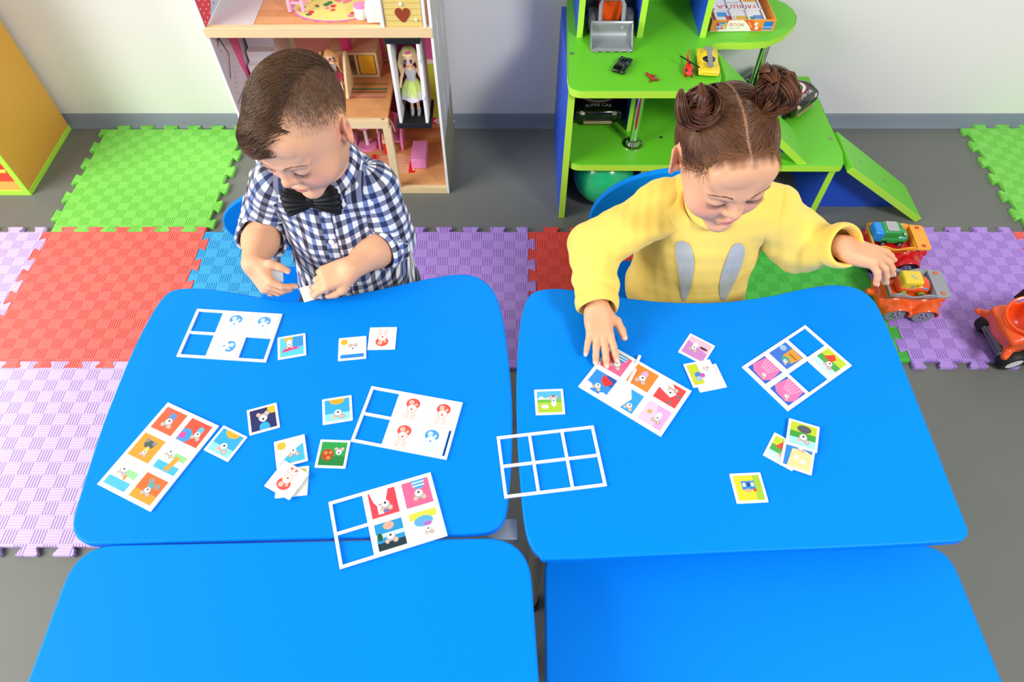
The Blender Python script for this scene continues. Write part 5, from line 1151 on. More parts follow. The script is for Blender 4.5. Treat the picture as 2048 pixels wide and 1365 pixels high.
# ================================================================== the two children
def head_R(yaw, roll, pitch): return np.array(RZ(math.radians(yaw)) @ RY(math.radians(roll)) @ RX(math.radians(pitch)), dtype=np.float32)
def gam(c): return np.array(lin(c), np.float32)
CRAN = ((0, 0.012, 0.030), (0.0715, 0.087, 0.077))
def f_scalp(Q):      # skull in head space
    return smin(smin(f_ell(Q, CRAN[0], CRAN[1]), f_ell(Q, (0, -0.022, -0.035), (0.056, 0.058, 0.068)), 0.04), f_ell(Q, (0, -0.066, 0.045), (0.05, 0.02, 0.035)), 0.03)
def build_head(B, c, R):
    W_ = lambda p: tuple(np.asarray(c) + R @ V3(p))
    E = lambda p, r, k, mode='add', Rl=None: B.ell(W_(p), r, R if Rl is None else R @ np.array(Rl, np.float32), k, mode)
    E(CRAN[0], CRAN[1], 0); E((0, -0.022, -0.035), (0.056, 0.058, 0.068), 0.04)
    for s in (-1, 1): E((s * 0.033, -0.046, -0.036), (0.027, 0.027, 0.026), 0.02)
    E((0, -0.064, -0.088), (0.019, 0.015, 0.013), 0.02)
    E((0, -0.066, 0.045), (0.05, 0.02, 0.035), 0.03)
    for s in (-1, 1):                                   # eye sockets, lids, brow
        E((s * 0.030, -0.094, 0.001), (0.017, 0.014, 0.011), 0.014, 'cut')
        E((s * 0.029, -0.071, -0.001), (0.0145, 0.0115, 0.0115), 0.004)
        E((s * 0.029, -0.0835, -0.0065), (0.014, 0.0022, 0.0011), 0.0025, 'cut')
        B.cone(W_((s * 0.013, -0.083, 0.016)), W_((s * 0.044, -0.070, 0.014)), 0.005, 0.004, 0.012)
    B.cone(W_((0, -0.080, 0.010)), W_((0, -0.089, -0.018)), 0.0055, 0.0075, 0.012)
    E((0, -0.0905, -0.022), (0.0095, 0.0095, 0.0085), 0.006)
    for s in (-1, 1):
        E((s * 0.0095, -0.083, -0.0255), (0.0065, 0.0075, 0.006), 0.005)
        E((s * 0.0055, -0.0895, -0.031), (0.0026, 0.003, 0.0025), 0.002, 'cut')
    E((0, -0.0795, -0.0505), (0.0175, 0.0075, 0.0050), 0.006); E((0, -0.0775, -0.0595), (0.0145, 0.0080, 0.0055), 0.005)
    E((0, -0.0875, -0.0550), (0.016, 0.0040, 0.0012), 0.002, 'cut')
    E((0, -0.078, -0.070), (0.014, 0.006, 0.004), 0.006, 'cut')
    for s in (-1, 1):                                   # ears
        Rl = np.array(RZ(s * 0.55) @ RY(s * 0.12) @ RX(0.12))
        E((s * 0.0745, 0.014, -0.006), (0.0065, 0.019, 0.029), 0.006, 'add', Rl)
        E((s * 0.0800, 0.010, -0.003), (0.0055, 0.011, 0.018), 0.004, 'cut', Rl)
        E((s * 0.0725, 0.002, -0.010), (0.005, 0.005, 0.008), 0.004, 'add', Rl)
def hand(B, wrist, f, n, side, curls, spread=0.12, thumb=((0.6, 0.75, -0.3), (0.2, 0.95, -0.25), (0.0, 0.95, -0.3)), s=1.0, elbow=None):
    """f fingers' direction, n back-of-hand normal, side +1 / -1 thumb side; returns fingertip list"""
    f = V3(f); f /= np.linalg.norm(f); n = V3(n); n -= f * (n @ f); n /= np.linalg.norm(n); l = np.cross(f, n) * side
    w = V3(wrist); at = lambda a, b, c: w + (f * a + l * b + n * c) * s
    R = np.stack([l, f, n], 1)
    B.box(tuple(at(0.030, 0.000, 0)), (0.0235 * s, 0.030 * s, 0.0105 * s), 0.0095 * s, R, 0.012)
    B.ell(tuple(at(0.022, 0.014, -0.005)), (0.013 * s, 0.020 * s, 0.011 * s), R, 0.010)
    B.ell(tuple(at(0.024, -0.013, -0.003)), (0.011 * s, 0.021 * s, 0.010 * s), R, 0.010)
    tips = []
    spec = [(0.0185, 0.054, (0.021, 0.0135, 0.0115), 0.0064), (0.0062, 0.057, (0.0235, 0.015, 0.012), 0.0065), (-0.0062, 0.055, (0.0215, 0.014, 0.0115), 0.0062), (-0.0180, 0.049, (0.0165, 0.0105, 0.0105), 0.0055)]
    for i, (lx, fy, seg, r) in enumerate(spec):
        p = at(fy, lx, 0.001); a = 0.0; sp = spread * (1.5 - i) / 1.5; pts = [at(fy - 0.02, lx * 0.9, 0), p]; rs = [r * 1.1 * s, r * 1.12 * s]
        for j, L in enumerate(seg):
            a += curls[i][j]; dr = (f * math.cos(sp) + l * math.sin(sp)) * math.cos(a) - n * math.sin(a)
            p = p + dr * L * s; pts.append(p); rs.append(r * (1.0, 0.95, 0.82)[j] * s)
        B.chain([tuple(q) for q in pts], rs, 0.0022); tips.append((p, dr, n, r * s))
    p = at(0.012, 0.017, -0.004); pts = [tuple(at(0.008, 0.008, -0.002)), tuple(p)]; rs = [0.010 * s, 0.0095 * s]
    for (tl, tf, tn), L, r in zip(thumb, (0.022, 0.018, 0.014), (0.0082, 0.0072, 0.0062)):
        dr = l * tl + f * tf + n * tn; dr /= np.linalg.norm(dr); p = p + dr * L * s; pts.append(tuple(p)); rs.append(r * s)
    B.chain(pts, rs, 0.004); tips.append((p, dr, n, 0.0062 * s))
    return tips
def nails(t, tips, off):
    for p, d, n, r in tips:
        b = MB(); d = Vector(d).normalized(); nn = Vector(n) - d * Vector(n).dot(d)
        if nn.length < 0.05: nn = Vector((0, -0.3, 1)) - d * d.z
        nn.normalize(); l = d.cross(nn); R3 = Matrix((l, d, nn)).transposed()
        b.ell(Vector(p) - Vector(off) + nn * r * 0.72 + d * r * 0.12, (r * 0.62, r * 0.8, r * 0.30), 10, R3); b.build('fingernail', mat('fingernail', '#f2c3b4', 0.3, coat=0.2), t)
def head_paint(v, c, R, skin, extra=None):
    """skin colours: lips, cheeks, ears, darker eye sockets and mouth line"""
    q = (v - V3(c)) @ R; col = np.tile(gam(skin), (len(v), 1))
    def blend(w, cc): nonlocal col; w = np.clip(w, 0, 1)[:, None]; col = col * (1 - w) + gam(cc) * w
    g = lambda p, r: np.exp(-(((q - V3(p)) / V3(r)) ** 2).sum(1))
    for s in (-1, 1):
        blend(0.55 * g((s * 0.038, -0.062, -0.030), (0.020, 0.03, 0.018)), '#f09a84'); blend(0.6 * g((s * 0.078, 0.012, -0.005), (0.010, 0.02, 0.028)), '#ee9478')
        blend(0.22 * g((s * 0.029, -0.080, -0.008), (0.016, 0.02, 0.006)), '#c08a76')
    blend(0.45 * g((0, -0.095, -0.024), (0.013, 0.012, 0.010)), '#ec9080')
    lip = np.maximum(g((0, -0.084, -0.0505), (0.0165, 0.010, 0.0045)), g((0, -0.083, -0.0595), (0.0145, 0.010, 0.0050)))
    blend(1.5 * (lip - 0.3), '#dd7d78'); blend(1.4 * g((0, -0.084, -0.0550), (0.016, 0.01, 0.0014)), '#a8504e')
    if extra is not None: extra(q, blend)
    return col
m_skin = color_attr_mat('skin', 0.5, 0.35, sss=0.12, bump=0.06, bscale=700)
def hair_mat(name, c1, c2):
    m = mat(name, c1, 0.38, spec=0.5); nt = m.node_tree; bs = nt.nodes['Principled BSDF']
    tc = nt.nodes.new('ShaderNodeTexCoord'); nz = nt.nodes.new('ShaderNodeTexNoise'); nz.inputs['Scale'].default_value = 60; nt.links.new(tc.outputs['Object'], nz.inputs['Vector'])
    mx = nt.nodes.new('ShaderNodeMix'); mx.data_type = 'RGBA'; mx.inputs['A'].default_value = (*lin(c1), 1); mx.inputs['B'].default_value = (*lin(c2), 1)
    nt.links.new(nz.outputs['Fac'], mx.inputs['Factor']); nt.links.new(mx.outputs['Result'], bs.inputs['Base Color']); return m
def scalp_project(Q, off):
    for _ in range(3):
        e = 1e-3; A = [Q[:, i] for i in range(3)]; f0 = f_scalp(A)
        g = np.stack([f_scalp([A[j] + (e if j == i else 0) for j in range(3)]) - f0 for i in range(3)], 1) / e
        g /= np.linalg.norm(g, axis=1, keepdims=True) + 1e-9; Q = Q - (f0 - off)[:, None] * g
    return Q, g
def grow(roots, dirf, K, step, offs, jitter=0.15, seed=1):
    """strands that lie along the scalp; dirf(Q, k) is the combing direction"""
    r = np.random.default_rng(seed); P = np.zeros((len(roots), K, 3), np.float32); Q, g = scalp_project(roots, 0.0); hgt = r.uniform(0.5, 1.0, len(roots))
    J = r.normal(size=(len(roots), 3)) * jitter
    for k in range(K):
        P[:, k] = Q; d = dirf(Q, k) + J; d -= g * (d * g).sum(1, keepdims=True); d /= np.linalg.norm(d, axis=1, keepdims=True) + 1e-9
        Q, g = scalp_project(Q + d * step[:, None], offs[min(k + 1, K - 1)] * hgt)
    return P
def scatter(N, seed):
    r = np.random.default_rng(seed); d = r.normal(size=(N, 3)); d /= np.linalg.norm(d, axis=1, keepdims=True); return (V3(CRAN[0]) + d * V3(CRAN[1])).astype(np.float32), r
def strands(t, name, P, c, R, off, m, r0=0.00045, taper=0.35, seed=5):
    rr = np.random.default_rng(seed); Wd = P @ R.T + V3(c); S, K, _ = P.shape
    rad = r0 * rr.uniform(0.7, 1.25, (S, 1)) * np.linspace(1, taper, K)[None, :]
    v, f = tubes(Wd, rad); o = np_mesh(name, v, f, m, t, off); o['kind'] = 'stuff'; return o

def sample(B, P):
    q = (P - B.lo) / B.res; i = np.clip(np.floor(q).astype(int), 0, np.array(B.n) - 2); f = q - i; r = 0
    for a in (0, 1):
        for b_ in (0, 1):
            for c_ in (0, 1):
                w = np.where(a, f[:, 0], 1 - f[:, 0]) * np.where(b_, f[:, 1], 1 - f[:, 1]) * np.where(c_, f[:, 2], 1 - f[:, 2])
                r = r + w * B.d[i[:, 0] + a, i[:, 1] + b_, i[:, 2] + c_]
    return r
def march(B, P, d, lift=0.0, step=0.001, n=120):
    """slide points along d until they meet the surface"""
    P = np.asarray(P, np.float32).copy(); d = V3(d); d = d / np.linalg.norm(d); done = np.zeros(len(P), bool); prev = np.full(len(P), 1.0)
    for _ in range(n):
        v = sample(B, P); hit = (v < lift) & ~done
        done |= hit; P = P + np.where(done, 0, step)[:, None] * d
    return P
def face_hair(t, B, c, R, off, brow_c, thick=1.0, arch=0.0):
    r = np.random.default_rng(11); P = []; L = []
    for s in (-1, 1):
        for i in range(150):
            u = r.uniform(0, 1); x = s * (0.011 + 0.034 * u); z = 0.0185 + arch + 0.0055 * math.sin(u * 2.7) - 0.0035 * u - 0.0035 * (1 - u) + r.normal() * 0.0009 * thick * (1.2 - u)
            d = np.array([s * (0.7 + 0.5 * u), 0, 0.7 - 1.0 * u]); d /= np.linalg.norm(d); a = np.array([x, -0.12, z]); P.append([a, a + d * 0.003, a + d * 0.0055])
        for i in range(34):
            u = i / 33; x = s * (0.0165 + 0.026 * u); z = -0.0062 - 0.0022 * math.sin(u * PI) + 0.0015 * u
            a = np.array([x, -0.12, z]); L.append((a, np.array([s * (0.25 + 0.6 * (u - 0.35)), -0.75, -0.55]) * (0.0058 + 0.002 * u)))
    P = np.array(P, np.float32); W_ = P.reshape(-1, 3) @ R.T + V3(c); W_ = march(B, W_, R @ V3((0, 1, 0)), 0.0004).reshape(P.shape)
    rad = np.full(P.shape[:2], 0.00034) * np.array([1, .9, .4])[None]
    for h in (0, 1): v, f = tubes(W_[h * 150:h * 150 + 150], rad[:150]); np_mesh('eyebrow', v, f, mat('brow_' + brow_c[1:], brow_c, 0.6), t, off)
    A = np.array([l[0] for l in L], np.float32) @ R.T + V3(c); A = march(B, A, R @ V3((0, 1, 0)), 0.0002)
    D = np.array([l[1] for l in L], np.float32) @ R.T; dn = (R @ V3((0, 0, -1)))[None] * 0.0016
    W_ = np.stack([A, A + D * 0.5 + dn * 0.3, A + D * 0.95 - dn * 0.2], 1); rad = np.full(W_.shape[:2], 0.00030) * np.array([1.1, .8, .3])[None]
    
    for h in (0, 1): v, f = tubes(W_[h * 34:h * 34 + 34], rad[:34]); np_mesh('eyelashes', v, f, mat('lash', '#4a3226', 0.6), t, off)['kind'] = 'stuff'
    # dark line of the lowered lid edge
    Q = []
    for s in (-1, 1):
        pts = np.array([[s * (0.0155 + 0.028 * u), -0.12, -0.0060 - 0.0024 * math.sin(u * PI) + 0.0015 * u] for u in np.linspace(0, 1, 12)], np.float32) @ R.T + V3(c)
        Q.append(march(B, pts, R @ V3((0, 1, 0)), 0.0))
    
    for h in (0, 1): v, f = tubes(np.array(Q)[h:h + 1], np.full((1, 12), 0.0005), 5); np_mesh('lash_line', v, f, mat('lash_line', '#8a5f4c', 0.6), t, off)

def arm_chain(B, pts, rs, k=0.02): B.chain(pts, rs, k)
def sleeve(name, t, pts, rs, mt, off, res=0.003, wr=0.0025, fold=(), cuff=None, seed=0, gather=60):
    """hollow sleeve round an arm chain"""
    lo = [min(p[i] for p in pts) - 0.09 for i in range(3)]; hi = [max(p[i] for p in pts) + 0.09 for i in range(3)]
    S = SDF(lo, hi, res); S.chain(pts, rs, 0.02)
    for c, r in fold: S.ell(c, (r, r, r), None, 0.03)
    e, e0 = V3(pts[-1]), V3(pts[-2]); ax = (e - e0) / np.linalg.norm(e - e0)
    S.warp(lambda P: wr * wob(P, gather, seed) + wr * 0.35 * wob(P, gather * 2.1, seed + 3))
    # open end
    bx = np.cross(ax, V3((0.2, 0.3, 1.0))); bx /= np.linalg.norm(bx); Rc = np.stack([bx, np.cross(ax, bx), ax], 1)
    S.box(tuple(e + ax * 0.045), (rs[-1] + 0.008, rs[-1] + 0.008, 0.045), 0.002, Rc, 0.004, 'cut')
    S.cone(tuple(e - ax * 0.035), tuple(e + ax * 0.05), rs[-1] - 0.006, rs[-1] - 0.004, 0.002, 'cut')
    v, f = S.mesh()
    # thread directions: distance along and round the arm
    best = np.full(len(v), 9.0); u = np.zeros(len(v)); w = np.zeros(len(v)); s0 = 0.0
    for i in range(len(pts) - 1):
        a, b_ = V3(pts[i]), V3(pts[i + 1]); L = np.linalg.norm(b_ - a); d = (b_ - a) / L; tt = np.clip((v - a) @ d, 0, L); q = v - a - tt[:, None] * d; dist = np.linalg.norm(q, axis=1)
        x = np.cross(d, V3((0.1, 1, 0.05))); x /= np.linalg.norm(x); y = np.cross(d, x)
        tw = np.where(tt <= 0, (v - a) @ d, tt) if i == 0 else tt; m_ = dist < best; best = np.where(m_, dist, best); w = np.where(m_, s0 + tw, w); u = np.where(m_, np.arctan2(q @ y, q @ x) * 0.042, u); s0 += L
    return np_mesh(name, v, f, mt, t, off, cloth=np.stack([u, w], 1)), S
def band(name, t, ring, thick, mt, off, cloth=True):
    """closed ribbed band from rings of 3D points (rows x columns)"""
    A = np.asarray(ring, np.float32); r, n, _ = A.shape; v = A.reshape(-1, 3)
    f = [(j * n + i, j * n + (i + 1) % n, (j + 1) * n + (i + 1) % n, (j + 1) * n + i) for j in range(r - 1) for i in range(n)]
    uv = np.array([[i * 0.004, j * 0.01] for j in range(r) for i in range(n)], np.float32)
    o = np_mesh(name, v, np.array(f), mt, t, off, cloth=uv); s = o.modifiers.new('thick', 'SOLIDIFY'); s.thickness = thick; s.offset = 0; sb = o.modifiers.new('soft', 'SUBSURF'); sb.levels = 1; sb.render_levels = 1
    return o

# cloth materials
def gingham(name):
    m = mat(name, '#e9ebf2', 0.75, spec=0.2, sheen=0.2); nt = m.node_tree; bs = nt.nodes['Principled BSDF']
    a = nt.nodes.new('ShaderNodeAttribute'); a.attribute_name = 'cloth'; sp = nt.nodes.new('ShaderNodeSeparateXYZ'); nt.links.new(a.outputs['Vector'], sp.inputs[0])
    per = 0.0225
    def stripe(v):
        p = math_node(nt, 'FRACT', math_node(nt, 'DIVIDE', v, per)); return math_node(nt, 'LESS_THAN', p, 0.48)
    su, sv = stripe(sp.outputs[0]), stripe(sp.outputs[1])
    alt = math_node(nt, 'LESS_THAN', math_node(nt, 'FRACT', math_node(nt, 'DIVIDE', sp.outputs[0], per * 2)), 0.5)
    def mix(f, A, Bc):
        x = nt.nodes.new('ShaderNodeMix'); x.data_type = 'RGBA'; nt.links.new(f, x.inputs['Factor'])
        for k_, val in (('A', A), ('B', Bc)):
            if isinstance(val, str): x.inputs[k_].default_value = (*lin(val), 1)
            else: nt.links.new(val, x.inputs[k_])
        return x.outputs['Result']
    half = mix(alt, '#6c7085', '#6f82b4'); full = mix(alt, '#23243a', '#273562')
    one = mix(sv, half, full); none = mix(sv, '#eef0f6', '#7d84a0')
    nt.links.new(mix(su, none, one), bs.inputs['Base Color'])
    nz = nt.nodes.new('ShaderNodeTexNoise'); nz.inputs['Scale'].default_value = 1400; bp = nt.nodes.new('ShaderNodeBump'); bp.inputs['Strength'].default_value = 0.12; bp.inputs['Distance'].default_value = 0.0006
    nt.links.new(nz.outputs['Fac'], bp.inputs['Height']); nt.links.new(bp.outputs['Normal'], bs.inputs['Normal'])
    return m
m_check = gingham('navy_gingham_cotton')
m_yel = mat('yellow_fleece', '#ffdc68', 0.85, spec=0.15, sheen=0.3, bump=0.15, bscale=900)
def ribbed(name, col):
    m = mat(name, col, 0.85, spec=0.15, sheen=0.3); nt = m.node_tree; a = nt.nodes.new('ShaderNodeAttribute'); a.attribute_name = 'cloth'; sp = nt.nodes.new('ShaderNodeSeparateXYZ'); nt.links.new(a.outputs['Vector'], sp.inputs[0])
    h = math_node(nt, 'SINE', math_node(nt, 'MULTIPLY', sp.outputs[0], 2 * PI / 0.0028)); bp = nt.nodes.new('ShaderNodeBump'); bp.inputs['Strength'].default_value = 0.35; bp.inputs['Distance'].default_value = 0.0008
    nt.links.new(h, bp.inputs['Height']); nt.links.new(bp.outputs['Normal'], nt.nodes['Principled BSDF'].inputs['Normal']); return m
m_rib = ribbed('yellow_rib_knit', '#ffda66')

def torso_cloth(v, cx, cy):
    return np.stack([(v[:, 0] - cx) * 1.2, v[:, 2] * 0.95 - np.clip(v[:, 1] - cy, -0.1, 0.1) * 0.9], 1)
def lower_body(t, hip, off, side, mt, shoe):
    """seated legs: thighs forward under the table, feet on the floor"""
    lo = (hip[0] - 0.16, hip[1] - 0.33, 0.03); hi = (hip[0] + 0.16, hip[1] + 0.13, 0.46); S = SDF(lo, hi, 0.005)
    S.ell((hip[0], hip[1], hip[2] + 0.012), (0.115, 0.09, 0.07), None, 0)
    for s in (-1, 1):
        k_ = (hip[0] + s * 0.075, hip[1] - 0.235, hip[2] - 0.005); a = (hip[0] + s * 0.08, hip[1] - 0.22, 0.075)
        S.cone((hip[0] + s * 0.06, hip[1], hip[2]), k_, 0.062, 0.048, 0.03); S.cone(k_, a, 0.047, 0.036, 0.02)
    S.warp(lambda P: 0.002 * wob(P, 70, 2))
    v, f = S.mesh(); np_mesh('trousers', v, f, mt, t, off)
    for s in (-1, 1):
        S = SDF((hip[0] + s * 0.08 - 0.06, hip[1] - 0.36, 0), (hip[0] + s * 0.08 + 0.06, hip[1] - 0.14, 0.11), 0.004)
        S.cone((hip[0] + s * 0.08, hip[1] - 0.20, 0.045), (hip[0] + s * 0.085, hip[1] - 0.30, 0.038), 0.034, 0.028, 0.02); S.cone((hip[0] + s * 0.08, hip[1] - 0.215, 0.05), (hip[0] + s * 0.08, hip[1] - 0.215, 0.085), 0.034, 0.034, 0.02)
        S.box((hip[0] + s * 0.08, hip[1] - 0.25, -0.02), (0.1, 0.2, 0.0335), 0.001, None, 0.002, 'cut')
        v, f = S.mesh(); np_mesh('shoe', v, f, shoe, t, off)

# ------------------------------------------------------------------ child in the checked shirt
def boy():
    c = (-0.341, 0.906, 0.833); R = head_R(-20, -4, 18); off = (-0.36, 0.95, 0.28)
    t = thing('person', 'child in a navy checked shirt with a black bow tie, looking down at a card', 'person', off)
    W_ = lambda p: tuple(np.asarray(c) + R @ V3(p))
    B = SDF((-0.62, 0.76, 0.36), (-0.14, 1.10, 0.965), BODY_RES)
    build_head(B, c, R)
    nb = (-0.347, 0.965, 0.690); B.cone(W_((0, 0.022, -0.06)), nb, 0.042, 0.043, 0.03)
    B.ell((-0.347, 0.975, 0.605), (0.098, 0.066, 0.10), None, 0.05); B.ell((-0.345, 0.985, 0.47), (0.095, 0.07, 0.11), None, 0.05)
    shL, shR = (-0.440, 0.955, 0.670), (-0.262, 0.95, 0.666); elL, elR = (-0.506, 0.972, 0.540), (-0.246, 0.940, 0.540)
    wrL, wrR = (-0.498, 0.852, 0.562), (-0.308, 0.842, 0.558)
    for sh, el, wr in ((shL, elL, wrL), (shR, elR, wrR)):
        B.cone(nb, sh, 0.036, 0.032, 0.04); B.chain([sh, el], [0.034, 0.030], 0.02); mid = tuple(0.6 * np.array(el) + 0.4 * np.array(wr)); B.chain([el, mid, wr], [0.031, 0.0325, 0.0215], 0.02)
    # image-left hand half open, fingers to the right; image-right hand pinching a card
    tipsL = hand(B, wrL, (0.45, -0.55, -0.35), (-0.72, -0.45, 0.52), -1, [(0.55, 0.55, 0.3), (0.75, 0.7, 0.4), (0.8, 0.75, 0.4), (0.7, 0.7, 0.35)], 0.25, ((0.75, 0.65, -0.35), (0.35, 0.8, -0.5), (0.1, 0.85, -0.6)), 1.0)
    tipsR = hand(B, wrR, (-0.86, -0.30, -0.12), (0.05, -0.45, 0.88), -1, [(0.35, 0.5, 0.25), (0.6, 0.75, 0.45), (0.75, 0.95, 0.55), (0.8, 1.0, 0.6)], 0.06, ((0.55, 0.7, -0.2), (0.05, 0.95, -0.35), (-0.15, 0.95, -0.3)), 1.02)
    v, f = B.mesh()
    def stub(q, blend):       # clipped hair: the colour of the short stubble on the skin
        x, y, z = q[:, 0], q[:, 1], q[:, 2]
        top = z - (0.046 - 0.75 * (y + 0.055) + 0.25 * np.clip(np.abs(x) - 0.03, 0, 1)); ear = ((np.abs(x) - 0.074) / 0.014) ** 2 + ((y - 0.014) / 0.024) ** 2 + ((z + 0.006) / 0.032) ** 2
        w = np.clip(top / 0.060, 0, 1) ** 0.8 * np.clip((y + 0.066) / 0.045, 0, 1) * np.clip((ear - 1) * 0.8, 0, 1) * np.clip((z + 0.062) / 0.03, 0, 1)
        blend(0.93 * w, '#654630')
    col = head_paint(v, c, R, '#e9b08a', stub)
    np_mesh('body', v, f, m_skin, t, off, col); nails(t, tipsL + tipsR, off)
    face_hair(t, B, c, R, off, '#8a664c', 0.9)
    # hair: long side-swept top, clipped sides
    mh = hair_mat('brown_hair', '#694a31', '#432c1c')
    Q, r = scatter(34000, 21); x, y, z = Q.T
    part = 0.030 + 0.10 * np.clip(y - 0.0, -1, 0.1); keep = (x < part + r.normal(size=len(x)) * 0.003) & (z > 0.046 + 0.32 * np.clip(x, -0.055, 0.03) - 0.62 * (y + 0.075) * (y < 0.03) - 0.9 * np.clip(y - 0.03, 0, 1) - 0.35 * np.clip(-x - 0.03, 0, 1) + r.normal(size=len(x)) * 0.003)
    keep &= (z > 0.008 + 0.03 * (y > 0.05)); T = Q[keep][:11500]
    K = 9
    def d_top(Q, k): return np.stack([-0.72 - 0.2 * (Q[:, 1] < -0.03), -0.66 + 0.30 * (Q[:, 1] < -0.055), -0.12 - 0.25 * (Q[:, 1] < -0.04)], 1)
    P = grow(T, d_top, K, np.random.default_rng(2).uniform(0.0042, 0.0075, len(T)), np.array([0, .003, .0052, .0066, .0076, .008, .0078, .007, .006]), 0.20, 3)
    E_ = P[:, -1]; P = P[(E_[:, 1] > -0.03) | (E_[:, 2] > 0.030 + 0.45 * (E_[:, 0] + 0.05))]
    strands(t, 'hair_top', P, c, R, off, mh, 0.00062, 0.35)
    T2 = Q[~keep]; a, b_, z2 = T2.T
    top = z2 - (0.050 - 0.75 * (b_ + 0.055) + 0.25 * np.clip(np.abs(a) - 0.03, 0, 1)); k2 = (top > 0.026 + 0.012 * r.normal(size=len(top))) & (b_ > -0.040 + 0.012 * r.normal(size=len(top))) & (z2 > -0.05); T2 = T2[k2][:7000]
    P = grow(T2, lambda Q, k: np.stack([np.sign(Q[:, 0]) * 0.3, -0.5 + 0 * Q[:, 0], -0.6 + 0 * Q[:, 0]], 1), 3, np.full(len(T2), 0.0022), np.array([0, .0007, .0010]), 0.3, 8)
    strands(t, 'clipped_hair', P, c, R, off, hair_mat('clipped_brown_hair', '#75543c', '#5a3e2b'), 0.00018, 0.5, 9)
    # shirt
    S = SDF((-0.53, 0.84, 0.30), (-0.16, 1.10, 0.76), 0.003)
    S.ell((-0.349, 0.972, 0.605), (0.114, 0.084, 0.115), None, 0); S.ell((-0.345, 0.975, 0.46), (0.122, 0.098, 0.15), None, 0.06); S.ell((-0.345, 0.975, 0.36), (0.135, 0.105, 0.09), None, 0.05)
    for sh in (shL, shR): S.cone((nb[0], nb[1], nb[2] - 0.012), sh, 0.052, 0.046, 0.04)
    S.warp(lambda P: 0.0028 * wob(P, 42, 1) + 0.0014 * wob(P, 95, 4) + 0.0022 * np.sin((P[2] + 0.5 * P[0]) * 150) * np.exp(-((P[2] - 0.47) / 0.06) ** 2))
    S.cone(nb, W_((0, 0.0, -0.10)), 0.046, 0.052, 0.006, 'cut')
    v, f = S.mesh(); np_mesh('shirt', v, f, m_check, t, off, cloth=torso_cloth(v, -0.347, 0.985))
    cuffs = []
    for sh, el, wr, sd in ((shL, elL, wrL, 1), (shR, elR, wrR, 6)):
        e = np.array(el); w = np.array(wr); ax = (w - e) / np.linalg.norm(w - e); end = e + ax * 0.032
        o, Sl = sleeve('sleeve', t, [sh, tuple(np.array(sh) * 0.35 + e * 0.65 + np.array([0.0, 0.004, 0.004])), el, tuple(end)], [0.050, 0.047, 0.046, 0.045], m_check, off, 0.003, 0.0026, (), None, sd, 75)
        d = ax; x = np.cross(d, [0.1, 0.2, 1.0]); x /= np.linalg.norm(x); y = np.cross(d, x); rings = []
        for q, rr in ((-0.020, 0.047), (-0.010, 0.0495), (0.004, 0.0500), (0.012, 0.0490), (0.0125, 0.0455), (0.002, 0.0435)):
            rings.append([end + d * (q + 0.003 * math.sin(3 * th + sd)) + (x * math.cos(th) + y * math.sin(th)) * (rr + 0.0012 * math.sin(5 * th + sd)) for th in np.linspace(0, 2 * PI, 40, endpoint=False)])
        A = np.array(rings, np.float32); n = 40
        ff = [(j * n + i, j * n + (i + 1) % n, (j + 1) * n + (i + 1) % n, (j + 1) * n + i) for j in range(5) for i in range(n)]
        uv = np.array([[2 * PI * i / n * 0.046, [0, .01, .024, .032, .036, .046][j] + 0.007] for j in range(6) for i in range(n)], np.float32)
        o = np_mesh('rolled_cuff', A.reshape(-1, 3), np.array(ff), m_check, t, off, cloth=uv); so = o.modifiers.new('thick', 'SOLIDIFY'); so.thickness = 0.002; so.offset = 0
    # collar: folded band with two points
    rings = []; n = 48; up = np.array([0.0, -0.25, 0.97]); cc = np.array([-0.347, 0.955, 0.733])
    for (rr, h, drop) in ((0.050, -0.020, 0), (0.0500, 0.006, 0), (0.0535, 0.013, 0), (0.061, 0.006, 0), (0.072, -0.012, 0.010), (0.078, -0.020, 0.018)):
        row = []
        for i in range(n):
            a_ = -PI / 2 + 0.28 + (2 * PI - 0.56) * i / (n - 1); fr = max(0, 1 - min(i, n - 1 - i) / 9.0) ** 1.2
            row.append(cc + np.array([rr * math.cos(a_), rr * math.sin(a_) * 0.95, h - 0.036 * max(0, -math.sin(a_)) + 0.006 * max(0, math.sin(a_))]) + np.array([0, -0.004, -1.0]) * drop * fr)
        rings.append(row)
    A = np.array(rings, np.float32); ff = [(j * n + i, j * n + i + 1, (j + 1) * n + i + 1, (j + 1) * n + i) for j in range(5) for i in range(n - 1)]
    uv = np.array([[2 * PI * i / n * 0.06, [0, .018, .024, .034, .054, .066][j]] for j in range(6) for i in range(n)], np.float32)
    o = np_mesh('collar', A.reshape(-1, 3), np.array(ff), m_check, t, off, cloth=uv); so = o.modifiers.new('thick', 'SOLIDIFY'); so.thickness = 0.0022; so.offset = 0; sb = o.modifiers.new('soft', 'SUBSURF'); sb.levels = 1; sb.render_levels = 1
    # button band and buttons
    zs = np.linspace(0.682, 0.40, 40); bx = -0.345; pts = np.array([[bx + dx, 0.84, z_] for z_ in zs for dx in (-0.0125, -0.011, 0, 0.011, 0.0125)], np.float32)
    H2 = march(S, pts, (0, 1, 0), 0.0022, 0.0015, 120).reshape(40, 5, 3); H2[:, 0, 1] += 0.003; H2[:, 4, 1] += 0.003
    ff = [(j * 5 + i, j * 5 + i + 1, (j + 1) * 5 + i + 1, (j + 1) * 5 + i) for j in range(39) for i in range(4)]; vv = H2.reshape(-1, 3)
    np_mesh('button_band', vv, np.array(ff), m_check, t, off, cloth=np.stack([vv[:, 0] - bx + 0.013, vv[:, 2] * 0.95 + 0.005], 1))
